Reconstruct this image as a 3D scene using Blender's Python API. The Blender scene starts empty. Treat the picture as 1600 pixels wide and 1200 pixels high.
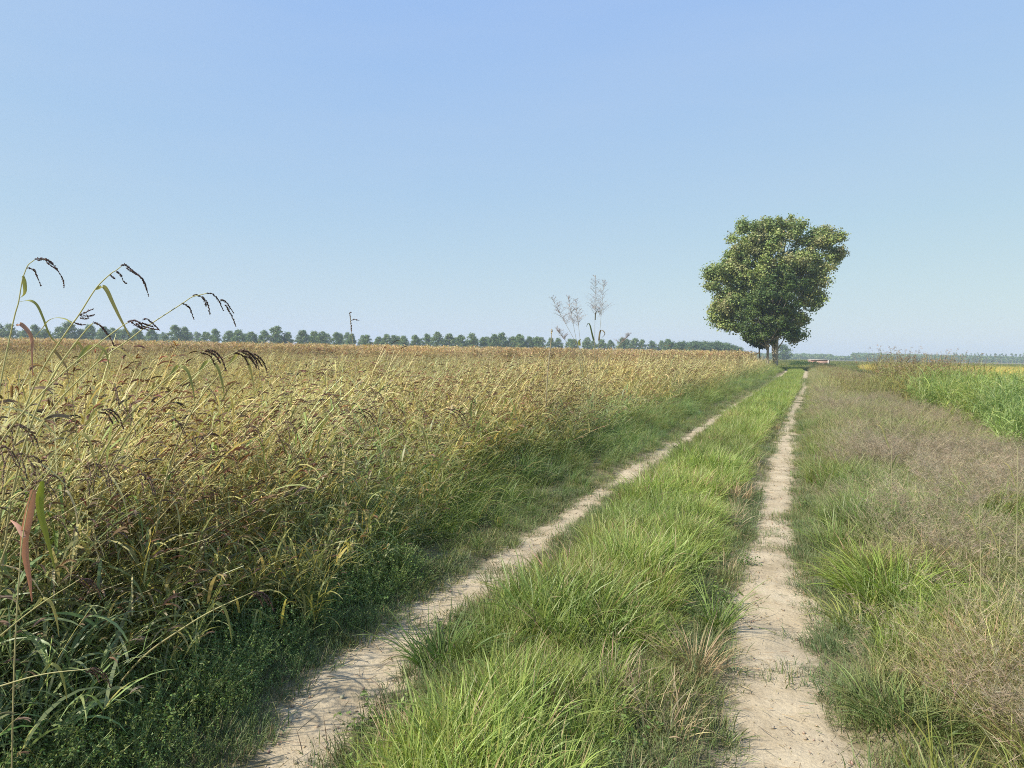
import bpy, math
import numpy as np
from mathutils import Vector, Matrix

R = np.random.default_rng(7)
sc = bpy.context.scene
COL = sc.collection
rad = math.radians

# ------------------------------------------------------------------ camera
F = 1164.0                       # focal length in pixels of the 1600 px wide photo
YAW, PITCH, ROLL = rad(21.5), math.atan(48 / F), rad(0.95)
EYE = np.array([0.0, 0.0, 1.6])
fw = np.array([-math.sin(YAW) * math.cos(PITCH), math.cos(YAW) * math.cos(PITCH), -math.sin(PITCH)])
r0 = np.array([math.cos(YAW), math.sin(YAW), 0.0])
u0 = np.cross(r0, fw)
rt = r0 * math.cos(ROLL) + u0 * math.sin(ROLL)
up = u0 * math.cos(ROLL) - r0 * math.sin(ROLL)
cam = bpy.data.cameras.new('camera')
cam.sensor_width = 36.0
cam.lens = F / 1600 * 36
cam.clip_start = 0.05
cam.clip_end = 12000
camo = bpy.data.objects.new('camera', cam)
m = Matrix(((rt[0], up[0], -fw[0], EYE[0]), (rt[1], up[1], -fw[1], EYE[1]), (rt[2], up[2], -fw[2], EYE[2]), (0, 0, 0, 1)))
camo.matrix_world = m
COL.objects.link(camo)
sc.camera = camo

# ------------------------------------------------------------------ sky, sun, exposure
SUN_EL = rad(44)
SUN_AZ = rad(90 + 21.5 + 117)     # counter-clockwise from +X: left of the view, a little behind
sund = np.array([math.cos(SUN_AZ) * math.cos(SUN_EL), math.sin(SUN_AZ) * math.cos(SUN_EL), math.sin(SUN_EL)])
w = bpy.data.worlds.new('World')
sc.world = w
w.use_nodes = True
nt = w.node_tree
sky = nt.nodes.new('ShaderNodeTexSky')
sky.sky_type = 'NISHITA'
sky.sun_disc = False
sky.sun_elevation = SUN_EL
sky.sun_rotation = rad(90) - SUN_AZ
sky.air_density = 1.0
sky.dust_density = 0.5
sky.ozone_density = 2.0
bg = nt.nodes['Background']
# hazy late-summer sky: a flatter gradient than clear air gives
se = nt.nodes.new('ShaderNodeSeparateColor'); co_ = nt.nodes.new('ShaderNodeCombineColor')
nt.links.new(sky.outputs[0], se.inputs[0])
for k, (g_, a_) in enumerate(((.42, 1.617), (.32, 2.21), (-.09, 5.12))):
    pw_ = nt.nodes.new('ShaderNodeMath'); pw_.operation = 'POWER'; pw_.inputs[1].default_value = g_
    mu_ = nt.nodes.new('ShaderNodeMath'); mu_.operation = 'MULTIPLY'; mu_.inputs[1].default_value = a_
    nt.links.new(se.outputs[k], pw_.inputs[0]); nt.links.new(pw_.outputs[0], mu_.inputs[0]); nt.links.new(mu_.outputs[0], co_.inputs[k])
# faint streaks of high haze
tcw = nt.nodes.new('ShaderNodeTexCoord'); mpw = nt.nodes.new('ShaderNodeMapping'); mpw.inputs['Scale'].default_value = (1.3, 1.3, 7.0); mpw.inputs['Rotation'].default_value = (.12, .05, .4)
nzw = nt.nodes.new('ShaderNodeTexNoise'); nzw.inputs['Scale'].default_value = 1.6; nzw.inputs['Detail'].default_value = 5; nzw.inputs['Roughness'].default_value = .55
nt.links.new(tcw.outputs['Generated'], mpw.inputs[0]); nt.links.new(mpw.outputs[0], nzw.inputs['Vector'])
crw = nt.nodes.new('ShaderNodeMapRange'); crw.inputs['From Min'].default_value = .35; crw.inputs['From Max'].default_value = .75; crw.inputs['To Max'].default_value = .16
nt.links.new(nzw.outputs[0], crw.inputs[0])
mxw = nt.nodes.new('ShaderNodeMix'); mxw.data_type = 'RGBA'; mxw.inputs[7].default_value = (3.1, 3.6, 4.4, 1)
nt.links.new(crw.outputs[0], mxw.inputs[0]); nt.links.new(co_.outputs[0], mxw.inputs[6])
nt.links.new(mxw.outputs[2], bg.inputs[0])
bg.inputs[1].default_value = 0.12
sl = bpy.data.lights.new('sun', 'SUN')
sl.energy = 4.4
sl.angle = rad(0.6)
sl.color = (1.0, 0.945, 0.85)
so = bpy.data.objects.new('sun', sl)
so.rotation_euler = Vector(sund).to_track_quat('Z', 'Y').to_euler()
so.location = (-20, -20, 40)
COL.objects.link(so)
vs = sc.view_settings
vs.view_transform = 'Standard'
vs.look = 'None'
vs.gamma = 1
vs.use_curve_mapping = False
vs.exposure = 0.65
cy = sc.cycles
cy.use_denoising = False
cy.denoising_prefilter = 'ACCURATE'
cy.pixel_filter_type = 'BLACKMAN_HARRIS'
cy.filter_width = 1.0
cy.max_bounces = 6
cy.diffuse_bounces = 3
cy.glossy_bounces = 2
cy.transmission_bounces = 4
cy.volume_bounces = 1
cy.transparent_max_bounces = 4
cy.caustics_reflective = False
cy.caustics_refractive = False

# ------------------------------------------------------------------ helpers
def ray(px, py):
    return fw * F + rt * (px - 800) - up * (py - 600)

def P(px, py, depth):            # world point at a depth along the view axis
    return EYE + ray(px, py) / F * depth

def onz(px, py, z=0.0):
    d = ray(px, py)
    return EYE + d * ((z - EYE[2]) / d[2])

def sm(t):
    t = np.clip(t, 0, 1)
    return t * t * (3 - 2 * t)

_tab = R.random((256, 256))
def vn(x, y):                    # smooth value noise 0..1
    x = np.asarray(x, float); y = np.asarray(y, float)
    xi = np.floor(x).astype(int); yi = np.floor(y).astype(int)
    fx = x - xi; fy = y - yi
    fx = fx * fx * (3 - 2 * fx); fy = fy * fy * (3 - 2 * fy)
    a = _tab[xi & 255, yi & 255]; b = _tab[(xi + 1) & 255, yi & 255]
    c = _tab[xi & 255, (yi + 1) & 255]; d = _tab[(xi + 1) & 255, (yi + 1) & 255]
    return (a * (1 - fx) + b * fx) * (1 - fy) + (c * (1 - fx) + d * fx) * fy

def tag(o, label=None, cat=None, group=None, kind=None):
    if label: o['label'] = label
    if cat: o['category'] = cat
    if group: o['group'] = group
    if kind: o['kind'] = kind
    return o

class Geo:
    """collects vertices, faces and one colour per vertex"""
    def __init__(s):
        s.V = []; s.Q = []; s.T = []; s.C = []; s.n = 0
    def add(s, v, q=None, c=None, t=None):
        v = np.asarray(v, float).reshape(-1, 3)
        c = np.broadcast_to(np.asarray(c, float), (len(v), 3))
        s.V.append(v); s.C.append(c)
        if q is not None: s.Q.append(np.asarray(q).reshape(-1, 4) + s.n)
        if t is not None: s.T.append(np.asarray(t).reshape(-1, 3) + s.n)
        s.n += len(v)
    def mesh(s, name, mat, smooth=False):
        me = bpy.data.meshes.new(name)
        V = np.concatenate(s.V); C = np.concatenate(s.C)
        Q = np.concatenate(s.Q) if s.Q else np.zeros((0, 4), int)
        T = np.concatenate(s.T) if s.T else np.zeros((0, 3), int)
        me.vertices.add(len(V)); me.vertices.foreach_set('co', V.astype(np.float32).ravel())
        nl = Q.size + T.size
        me.loops.add(nl)
        me.loops.foreach_set('vertex_index', np.concatenate([Q.ravel(), T.ravel()]).astype(np.int32))
        me.polygons.add(len(Q) + len(T))
        st = np.concatenate([np.arange(len(Q)) * 4, Q.size + np.arange(len(T)) * 3]).astype(np.int32)
        me.polygons.foreach_set('loop_start', st)
        if smooth: me.polygons.foreach_set('use_smooth', np.ones(len(Q) + len(T), bool))
        a = me.attributes.new('col', 'FLOAT_COLOR', 'POINT')
        a.data.foreach_set('color', np.concatenate([C, np.ones((len(C), 1))], 1).astype(np.float32).ravel())
        me.update(calc_edges=True)
        me.materials.append(mat)
        return me
    def obj(s, name, mat, parent=None, smooth=False, loc=None):
        if loc is not None:
            loc = np.asarray(loc, float)
            s.V = [v - loc for v in s.V]
        o = bpy.data.objects.new(name, s.mesh(name, mat, smooth))
        COL.objects.link(o)
        if loc is not None and parent is None: o.location = loc
        if parent is not None: o.parent = parent
        return o

def ribbons(g, base, az, L, wd, p0, p1, K, c0, c1, pw=1.4, tw=0.5, tip=0.12, belly=0.25):
    """N curved blades: p0 lean from vertical at the base, p0+p1 at the tip"""
    base = np.asarray(base, float).reshape(-1, 3); N = len(base)
    bc = lambda a: np.broadcast_to(np.asarray(a, float), (N,)).astype(float)
    az, L, wd, p0, p1 = map(bc, (az, L, wd, p0, p1))
    c0 = np.broadcast_to(np.asarray(c0, float), (N, 3)); c1 = np.broadcast_to(np.asarray(c1, float), (N, 3))
    t = (np.arange(K) + 0.5) / K
    ph = p0[:, None] + p1[:, None] * t[None, :] ** pw
    st = L[:, None] / K
    h = np.concatenate([np.zeros((N, 1)), np.cumsum(np.sin(ph) * st, 1)], 1)
    z = np.concatenate([np.zeros((N, 1)), np.cumsum(np.cos(ph) * st, 1)], 1)
    ca, sa = np.cos(az)[:, None], np.sin(az)[:, None]
    cen = base[:, None, :] + np.stack([h * ca, h * sa, z], -1)
    T = np.linspace(0, 1, K + 1)
    prof = np.where(T < belly, 0.65 + 0.35 * T / max(belly, 1e-3), 1 - (1 - tip) * ((T - belly) / (1 - belly)) ** 1.6)
    phn = np.concatenate([ph[:, :1], ph], 1)
    nrm = np.stack([-np.cos(phn) * ca, -np.cos(phn) * sa, np.sin(phn)], -1)
    side = np.stack([-sa + 0 * h, ca + 0 * h, 0 * h], -1)
    a0 = R.normal(0, tw, N)[:, None] + R.normal(0, tw, N)[:, None] * T[None, :]
    sv = side * np.cos(a0)[..., None] + nrm * np.sin(a0)[..., None]
    off = sv * (prof[None, :] * wd[:, None] * 0.5)[..., None]
    v = np.stack([cen - off, cen + off], 2)            # N,K+1,2,3
    tt = T[None, :, None, None]
    c = c0[:, None, None, :] * (1 - tt) + c1[:, None, None, :] * tt
    c = np.broadcast_to(c, v.shape)
    i = (np.arange(N)[:, None] * (K + 1) + np.arange(K)[None, :]) * 2
    q = np.stack([i, i + 1, i + 3, i + 2], -1)
    g.add(v.reshape(-1, 3), q, c.reshape(-1, 3))
    return cen

def leaves(g, pos, nrm, ln, wd, c, fold=0.0):
    """N diamond leaves facing nrm"""
    N = len(pos)
    nrm = nrm / (np.linalg.norm(nrm, axis=1, keepdims=True) + 1e-9)
    a = R.normal(size=(N, 3)); a -= nrm * (a * nrm).sum(1, keepdims=True)
    a /= np.linalg.norm(a, axis=1, keepdims=True) + 1e-9
    b = np.cross(nrm, a)
    ln = np.broadcast_to(ln, (N,))[:, None]; wd = np.broadcast_to(wd, (N,))[:, None]
    v = np.stack([pos - a * ln * .5, pos + b * wd * .5 - a * ln * .08 + nrm * fold * wd, pos + a * ln * .5, pos - b * wd * .5 - a * ln * .08 + nrm * fold * wd], 1)
    q = np.arange(N * 4).reshape(N, 4)
    g.add(v.reshape(-1, 3), q, np.repeat(np.broadcast_to(c, (N, 3)), 4, 0))

def spline(pts, n):
    """Catmull-Rom through the points"""
    p = np.asarray(pts, float)
    if len(p) == 2:
        t = np.linspace(0, 1, n)[:, None]
        return p[0] * (1 - t) + p[1] * t
    q = np.vstack([2 * p[0] - p[1], p, 2 * p[-1] - p[-2]])
    out = []
    for u in np.linspace(0, len(p) - 1 - 1e-6, n):
        i = int(u); t = u - i
        a, b, c, d = q[i:i + 4]
        out.append(0.5 * (2 * b + (c - a) * t + (2 * a - 5 * b + 4 * c - d) * t * t + (3 * b - a - 3 * c + d) * t ** 3))
    return np.array(out)

def frames(p):
    t = np.gradient(p, axis=0); t /= np.linalg.norm(t, axis=1, keepdims=True) + 1e-9
    ref = np.array([0.31, 0.83, 0.17])
    a = np.cross(t, ref); a /= np.linalg.norm(a, axis=1, keepdims=True) + 1e-9
    return t, a, np.cross(t, a)

def tube(g, p, r, n, c, cap=False):
    p = np.asarray(p, float); K = len(p)
    r = np.broadcast_to(r, (K,))
    t, a, b = frames(p)
    an = np.arange(n) / n * 2 * np.pi
    v = p[:, None, :] + (a[:, None, :] * np.cos(an)[None, :, None] + b[:, None, :] * np.sin(an)[None, :, None]) * r[:, None, None]
    i = np.arange(K - 1)[:, None] * n; j = np.arange(n)[None, :]; k = (j + 1) % n
    q = np.stack([i + j, i + k, i + n + k, i + n + j], -1)
    c = np.asarray(c, float)
    if c.ndim == 2: c = np.repeat(c, n, 0)
    g.add(v.reshape(-1, 3), q, c)

def strip(g, p, wd, side, c):
    """a leaf blade along a polyline, folded in a shallow V"""
    p = np.asarray(p, float); K = len(p)
    wd = np.broadcast_to(wd, (K,))[:, None]
    t, a, b = frames(p)
    s = side - t * (t @ side)[:, None]; s /= np.linalg.norm(s, axis=1, keepdims=True) + 1e-9
    nn = np.cross(t, s)
    v = np.stack([p - s * wd * .5 + nn * wd * .18, p, p + s * wd * .5 + nn * wd * .18], 1)
    i = np.arange(K - 1)[:, None] * 3
    q = np.concatenate([np.stack([i, i + 1, i + 4, i + 3], -1), np.stack([i + 1, i + 2, i + 5, i + 4], -1)], 1)
    c = np.asarray(c, float)
    if c.ndim == 2: c = np.repeat(c, 3, 0)
    g.add(v.reshape(-1, 3), q, c)

def seeds(g, pos, dirs, ln, wd, c):
    """N small spindle seeds (elongated octahedra)"""
    N = len(pos)
    dirs = dirs / (np.linalg.norm(dirs, axis=1, keepdims=True) + 1e-9)
    a = np.cross(dirs, R.normal(size=(N, 3))); a /= np.linalg.norm(a, axis=1, keepdims=True) + 1e-9
    b = np.cross(dirs, a)
    ln = np.broadcast_to(ln, (N,))[:, None]; wd = np.broadcast_to(wd, (N,))[:, None]
    v = np.stack([pos - dirs * ln * .5, pos + a * wd * .5, pos + b * wd * .5, pos - a * wd * .5, pos - b * wd * .5, pos + dirs * ln * .5], 1)
    f = np.array([[0, 2, 1], [0, 3, 2], [0, 4, 3], [0, 1, 4], [5, 1, 2], [5, 2, 3], [5, 3, 4], [5, 4, 1]])
    t = (np.arange(N)[:, None, None] * 6 + f[None]).reshape(-1, 3)
    g.add(v.reshape(-1, 3), None, np.repeat(np.broadcast_to(c, (N, 3)), 6, 0), t)

def jit(c, n, s=0.15, h=0.06):
    """n colours scattered round c in brightness and hue"""
    c = np.asarray(c, float)
    return np.clip(c[None] * (1 + R.normal(0, s, (n, 1))) * (1 + R.normal(0, h, (n, 3))), 0.004, 0.9)

def mixc(a, b, t):
    return np.asarray(a)[None] * (1 - t[:, None]) + np.asarray(b)[None] * t[:, None]

# ------------------------------------------------------------------ materials
def veg(name, trans=0.35, rough=0.5, spec=0.3, inst=True):
    ma = bpy.data.materials.new(name); ma.use_nodes = True
    n = ma.node_tree.nodes; l = ma.node_tree.links
    out = n['Material Output']; pr = n['Principled BSDF']
    at = n.new('ShaderNodeAttribute'); at.attribute_name = 'col'
    c = at.outputs['Color']
    if inst:
        ti = n.new('ShaderNodeAttribute'); ti.attribute_type = 'INSTANCER'; ti.attribute_name = 'tint'
        mx = n.new('ShaderNodeMix'); mx.data_type = 'RGBA'; mx.blend_type = 'MULTIPLY'; mx.inputs[0].default_value = 1
        l.new(c, mx.inputs[6]); l.new(ti.outputs['Color'], mx.inputs[7]); c = mx.outputs[2]
    l.new(c, pr.inputs['Base Color'])
    pr.inputs['Roughness'].default_value = rough
    pr.inputs['Specular IOR Level'].default_value = spec
    if trans > 0:
        tr = n.new('ShaderNodeBsdfTranslucent')
        hs = n.new('ShaderNodeHueSaturation'); hs.inputs['Saturation'].default_value = 1.15; hs.inputs['Value'].default_value = 1.25
        l.new(c, hs.inputs['Color']); l.new(hs.outputs[0], tr.inputs['Color'])
        ms = n.new('ShaderNodeMixShader'); ms.inputs[0].default_value = trans
        l.new(pr.outputs[0], ms.inputs[1]); l.new(tr.outputs[0], ms.inputs[2]); l.new(ms.outputs[0], out.inputs['Surface'])
    return ma

M_GRASS = veg('fresh_grass', 0.42, 0.42, 0.35)
M_DRY = veg('dry_grass', 0.28, 0.6, 0.2)
M_WEED = veg('leafy_weed', 0.3, 0.5, 0.25)
M_PLANT = veg('plant_tissue', 0.3, 0.5, 0.3, inst=False)
M_LEAF = veg('tree_foliage', 0.3, 0.5, 0.25, inst=False)

def earth(name, ca, cb, cc, scale, bump, dist=0.01, fine=60):
    ma = bpy.data.materials.new(name); ma.use_nodes = True
    n = ma.node_tree.nodes; l = ma.node_tree.links
    pr = n['Principled BSDF']; pr.inputs['Roughness'].default_value = 0.95; pr.inputs['Specular IOR Level'].default_value = 0.1
    tc = n.new('ShaderNodeTexCoord')
    n1 = n.new('ShaderNodeTexNoise'); n1.inputs['Scale'].default_value = scale; n1.inputs['Detail'].default_value = 8; n1.inputs['Roughness'].default_value = 0.65
    n2 = n.new('ShaderNodeTexNoise'); n2.inputs['Scale'].default_value = fine; n2.inputs['Detail'].default_value = 6; n2.inputs['Roughness'].default_value = 0.7
    l.new(tc.outputs['Object'], n1.inputs['Vector']); l.new(tc.outputs['Object'], n2.inputs['Vector'])
    cr = n.new('ShaderNodeValToRGB'); e = cr.color_ramp.elements
    e[0].position = 0.3; e[0].color = (*ca, 1); e[1].position = 0.7; e[1].color = (*cc, 1)
    k = e.new(0.5); k.color = (*cb, 1)
    l.new(n1.outputs[0], cr.inputs[0])
    mx = n.new('ShaderNodeMix'); mx.data_type = 'RGBA'; mx.blend_type = 'OVERLAY'; mx.inputs[0].default_value = 0.45
    l.new(cr.outputs[0], mx.inputs[6]); l.new(n2.outputs[0], mx.inputs[7]); l.new(mx.outputs[2], pr.inputs['Base Color'])
    b = n.new('ShaderNodeBump'); b.inputs['Strength'].default_value = bump; b.inputs['Distance'].default_value = dist
    l.new(n2.outputs[0], b.inputs['Height']); l.new(b.outputs[0], pr.inputs['Normal'])
    return ma

M_SOIL = earth('field_soil', (0.13, 0.11, 0.06), (0.19, 0.16, 0.09), (0.26, 0.22, 0.13), 1.7, 0.6, 0.02)
M_DUST = earth('dusty_track', (0.32, 0.255, 0.160), (0.425, 0.346, 0.228), (0.50, 0.42, 0.29), 3.0, 0.7, 0.012, 65)
def soil_edges():
    n = M_DUST.node_tree.nodes; l = M_DUST.node_tree.links
    pr = n['Principled BSDF']; src = pr.inputs['Base Color'].links[0].from_socket
    tc = [q for q in n if q.type == 'TEX_COORD'][0]
    at = n.new('ShaderNodeAttribute'); at.attribute_name = 'bare'
    nz = n.new('ShaderNodeTexNoise'); nz.inputs['Scale'].default_value = 9; nz.inputs['Detail'].default_value = 7; nz.inputs['Roughness'].default_value = .7
    l.new(tc.outputs['Object'], nz.inputs['Vector'])
    ad = n.new('ShaderNodeMath'); ad.operation = 'MULTIPLY_ADD'; ad.inputs[1].default_value = 2.2; l.new(nz.outputs[0], ad.inputs[0])
    sb = n.new('ShaderNodeMath'); sb.operation = 'SUBTRACT'; sb.inputs[1].default_value = 1.05; l.new(at.outputs['Fac'], sb.inputs[0]); l.new(sb.outputs[0], ad.inputs[2])
    mr = n.new('ShaderNodeMapRange'); mr.inputs['From Min'].default_value = .3; mr.inputs['From Max'].default_value = .75; l.new(ad.outputs[0], mr.inputs[0])
    # the same soil as the ground sheet
    n1 = n.new('ShaderNodeTexNoise'); n1.inputs['Scale'].default_value = 1.7; n1.inputs['Detail'].default_value = 8; n1.inputs['Roughness'].default_value = .65
    l.new(tc.outputs['Object'], n1.inputs['Vector'])
    cr = n.new('ShaderNodeValToRGB'); e = cr.color_ramp.elements
    e[0].position = .3; e[0].color = (.13, .11, .06, 1); e[1].position = .7; e[1].color = (.26, .22, .13, 1)
    l.new(n1.outputs[0], cr.inputs[0])
    mx = n.new('ShaderNodeMix'); mx.data_type = 'RGBA'
    l.new(mr.outputs[0], mx.inputs[0]); l.new(cr.outputs[0], mx.inputs[6]); l.new(src, mx.inputs[7]); l.new(mx.outputs[2], pr.inputs['Base Color'])
soil_edges()
def tread():
    n = M_DUST.node_tree.nodes; l = M_DUST.node_tree.links
    pr = n['Principled BSDF']; old = pr.inputs['Normal'].links[0].from_socket
    tc = [q for q in n if q.type == 'TEX_COORD'][0]
    wv = n.new('ShaderNodeTexWave'); wv.bands_direction = 'Y'; wv.inputs['Scale'].default_value = 9; wv.inputs['Distortion'].default_value = 1.4; wv.inputs['Detail'].default_value = 3
    wx = n.new('ShaderNodeTexWave'); wx.bands_direction = 'X'; wx.inputs['Scale'].default_value = 7; wx.inputs['Distortion'].default_value = 1.2
    l.new(tc.outputs['Object'], wv.inputs['Vector']); l.new(tc.outputs['Object'], wx.inputs['Vector'])
    mu = n.new('ShaderNodeMath'); mu.operation = 'MULTIPLY'; l.new(wv.outputs['Fac'], mu.inputs[0]); l.new(wx.outputs['Fac'], mu.inputs[1])
    b = n.new('ShaderNodeBump'); b.inputs['Strength'].default_value = .12; b.inputs['Distance'].default_value = .008
    l.new(mu.outputs[0], b.inputs['Height']); l.new(old, b.inputs['Normal']); l.new(b.outputs[0], pr.inputs['Normal'])
tread()

def bark(name, a, b):
    ma = bpy.data.materials.new(name); ma.use_nodes = True
    n = ma.node_tree.nodes; l = ma.node_tree.links
    pr = n['Principled BSDF']; pr.inputs['Roughness'].default_value = 0.9
    tc = n.new('ShaderNodeTexCoord'); mp = n.new('ShaderNodeMapping'); mp.inputs['Scale'].default_value = (6, 6, 1.2)
    n1 = n.new('ShaderNodeTexNoise'); n1.inputs['Scale'].default_value = 3; n1.inputs['Detail'].default_value = 6
    l.new(tc.outputs['Object'], mp.inputs[0]); l.new(mp.outputs[0], n1.inputs['Vector'])
    cr = n.new('ShaderNodeValToRGB'); cr.color_ramp.elements[0].color = (*a, 1); cr.color_ramp.elements[1].color = (*b, 1)
    cr.color_ramp.elements[0].position = .35; cr.color_ramp.elements[1].position = .65
    l.new(n1.outputs[0], cr.inputs[0]); l.new(cr.outputs[0], pr.inputs['Base Color'])
    bp = n.new('ShaderNodeBump'); bp.inputs['Distance'].default_value = .03; l.new(n1.outputs[0], bp.inputs['Height']); l.new(bp.outputs[0], pr.inputs['Normal'])
    return ma
M_BARK = bark('grey_bark', (0.16, 0.13, 0.095), (0.34, 0.29, 0.22))
M_PALEBARK = bark('pale_bark', (0.30, 0.26, 0.19), (0.52, 0.46, 0.35))

# ------------------------------------------------------------------ the two wheel ruts, from their edges in the photo
LE = [(395, 1198), (440, 1115), (500, 1050), (588, 985), (680, 928), (752, 888), (806, 848), (880, 797), (935, 765), (995, 727), (1055, 692), (1112, 652), (1178, 613)]
LR = [(548, 1198), (600, 1120), (652, 1050), (690, 985), (778, 936), (832, 890), (874, 848), (932, 797), (973, 765), (1026, 727), (1080, 692), (1131, 652), (1190, 613)]
RE = [(1160, 1198), (1150, 1100), (1142, 1020), (1145, 960), (1168, 900), (1172, 840), (1186, 780), (1203, 720), (1215, 680), (1232, 640), (1251, 607)]
RR = [(1318, 1198), (1278, 1100), (1258, 1020), (1258, 960), (1240, 900), (1236, 840), (1240, 780), (1242, 720), (1243, 680), (1250, 640), (1263, 607)]
def edges(lo, hi):
    a = np.array([onz(*p) for p in lo]); b = np.array([onz(*p) for p in hi])
    ys = np.linspace(a[0, 1], a[-1, 1], 80)
    xa = np.interp(ys, a[:, 1], a[:, 0]); xb = np.interp(ys, b[:, 1], b[:, 0])
    # straight on behind the camera and towards the bend
    far = np.array([ys[-1] + 20, ys[-1] + 50, ys[-1] + 75, ys[-1] + 100])
    bend = np.array([0.0, 0.1, -0.6, -2.2])
    wa = (xb[-8:] - xa[-8:]).mean(); c = (xa[-8:] + xb[-8:]).mean() / 2
    ya = np.concatenate([[-6], ys, far])
    XA = np.concatenate([[xa[0] + .05], xa, c - wa * .5 + bend]); XB = np.concatenate([[xb[0] + .05], xb, c + wa * .5 + bend])
    return ya, XA, XB
LY, LA, LB = edges(LE, LR)
RY, RA, RB = edges(RE, RR)
la = lambda y: np.interp(y, LY, LA)
lb = lambda y: np.interp(y, LY, LB)
ra = lambda y: np.interp(y, RY, RA) - .07 * sm((9 - np.asarray(y)) / 6)
rb = lambda y: np.interp(y, RY, RB) + .07 * sm((9 - np.asarray(y)) / 6)

def H(x, y):
    """ground height"""
    x = np.asarray(x, float); y = np.asarray(y, float)
    z = -0.28 * sm((la(y) - 0.6 - x) / 1.8) - 0.35 * sm((x - rb(y) - 2.0) / 3.0)
    mid = 0.05 * sm((x - lb(y) + .05) / 0.3) * sm((ra(y) + .05 - x) / 0.3)
    z = z + mid
    z = z + 0.04 * sm((la(y) - x) / .3) + 0.035 * sm((x - rb(y)) / .3)
    near = np.exp(-(np.hypot(x, y) / 60) ** 2)
    z = z + (vn(x * 1.3, y * 1.3) - .5) * 0.04 * near + (vn(x * 5, y * 5 + 9) - .5) * 0.016 * near
    return z

def grid(name, X, Y, Z, mat):
    g = Geo()
    ny, nx = X.shape
    i = np.arange(ny - 1)[:, None] * nx + np.arange(nx - 1)[None, :]
    g.add(np.stack([X, Y, Z], -1), np.stack([i, i + 1, i + nx + 1, i + nx], -1).reshape(-1, 4), (1, 1, 1))
    o = g.obj(name, mat, smooth=True)
    o['kind'] = 'structure'
    return o

gx = np.concatenate([-np.geomspace(4000, 8, 40), np.arange(-7.9, 6, 0.07), np.geomspace(6.1, 4000, 40)])
gy = np.concatenate([-np.geomspace(3000, 4, 16), np.arange(-3.9, 14, 0.07), np.geomspace(14.1, 5000, 130)])
X, Y = np.meshgrid(gx, gy)
grid('ground', X, Y, H(X, Y), M_SOIL)

def rut(a, b, seed):
    ys = np.concatenate([np.arange(-1.0, 12, 0.03), np.geomspace(12.05, 118, 300)])
    K = 56
    u = np.linspace(-.9, 1.9, K)                    # 0..1 is the bare rut, outside it turns into soil
    wob = np.minimum(1, ys / 3 + .5)
    xa = a(ys) + (vn(ys * 1.6, ys * 0 + seed) - .5) * .16
    xb = b(ys) + (vn(ys * 1.6, ys * 0 + seed + 7) - .5) * .16
    X = xa[:, None] * (1 - u) + xb[:, None] * u
    Y = np.repeat(ys[:, None], K, 1)
    prof = np.clip(1 - np.abs(2 * u - 1) ** 3, -1, 1)
    e = np.clip(1 - (np.abs(2 * u - 1) / 2.8) ** 8, 0, 1)
    Z = H(X, Y) + 0.004 * e - .004 * (1 - e) + np.clip(prof, 0, 1) * 0.004 + (vn(X * 7, Y * 7) - .5) * .010 * e + (vn(X * 19, Y * 19) - .5) * .007 * e
    o = grid('dirt_track', X, Y, Z, M_DUST)
    at = o.data.attributes.new('bare', 'FLOAT', 'POINT')
    edge = np.minimum(u[None, :] * (xb - xa)[:, None], (1 - u[None, :]) * (xb - xa)[:, None])
    at.data.foreach_set('value', np.clip(.55 + edge * 4.0 + 0 * X, 0, 1).astype(np.float32).ravel())
    return o
rut(la, lb, 2); rut(ra, rb, 31)

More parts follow.
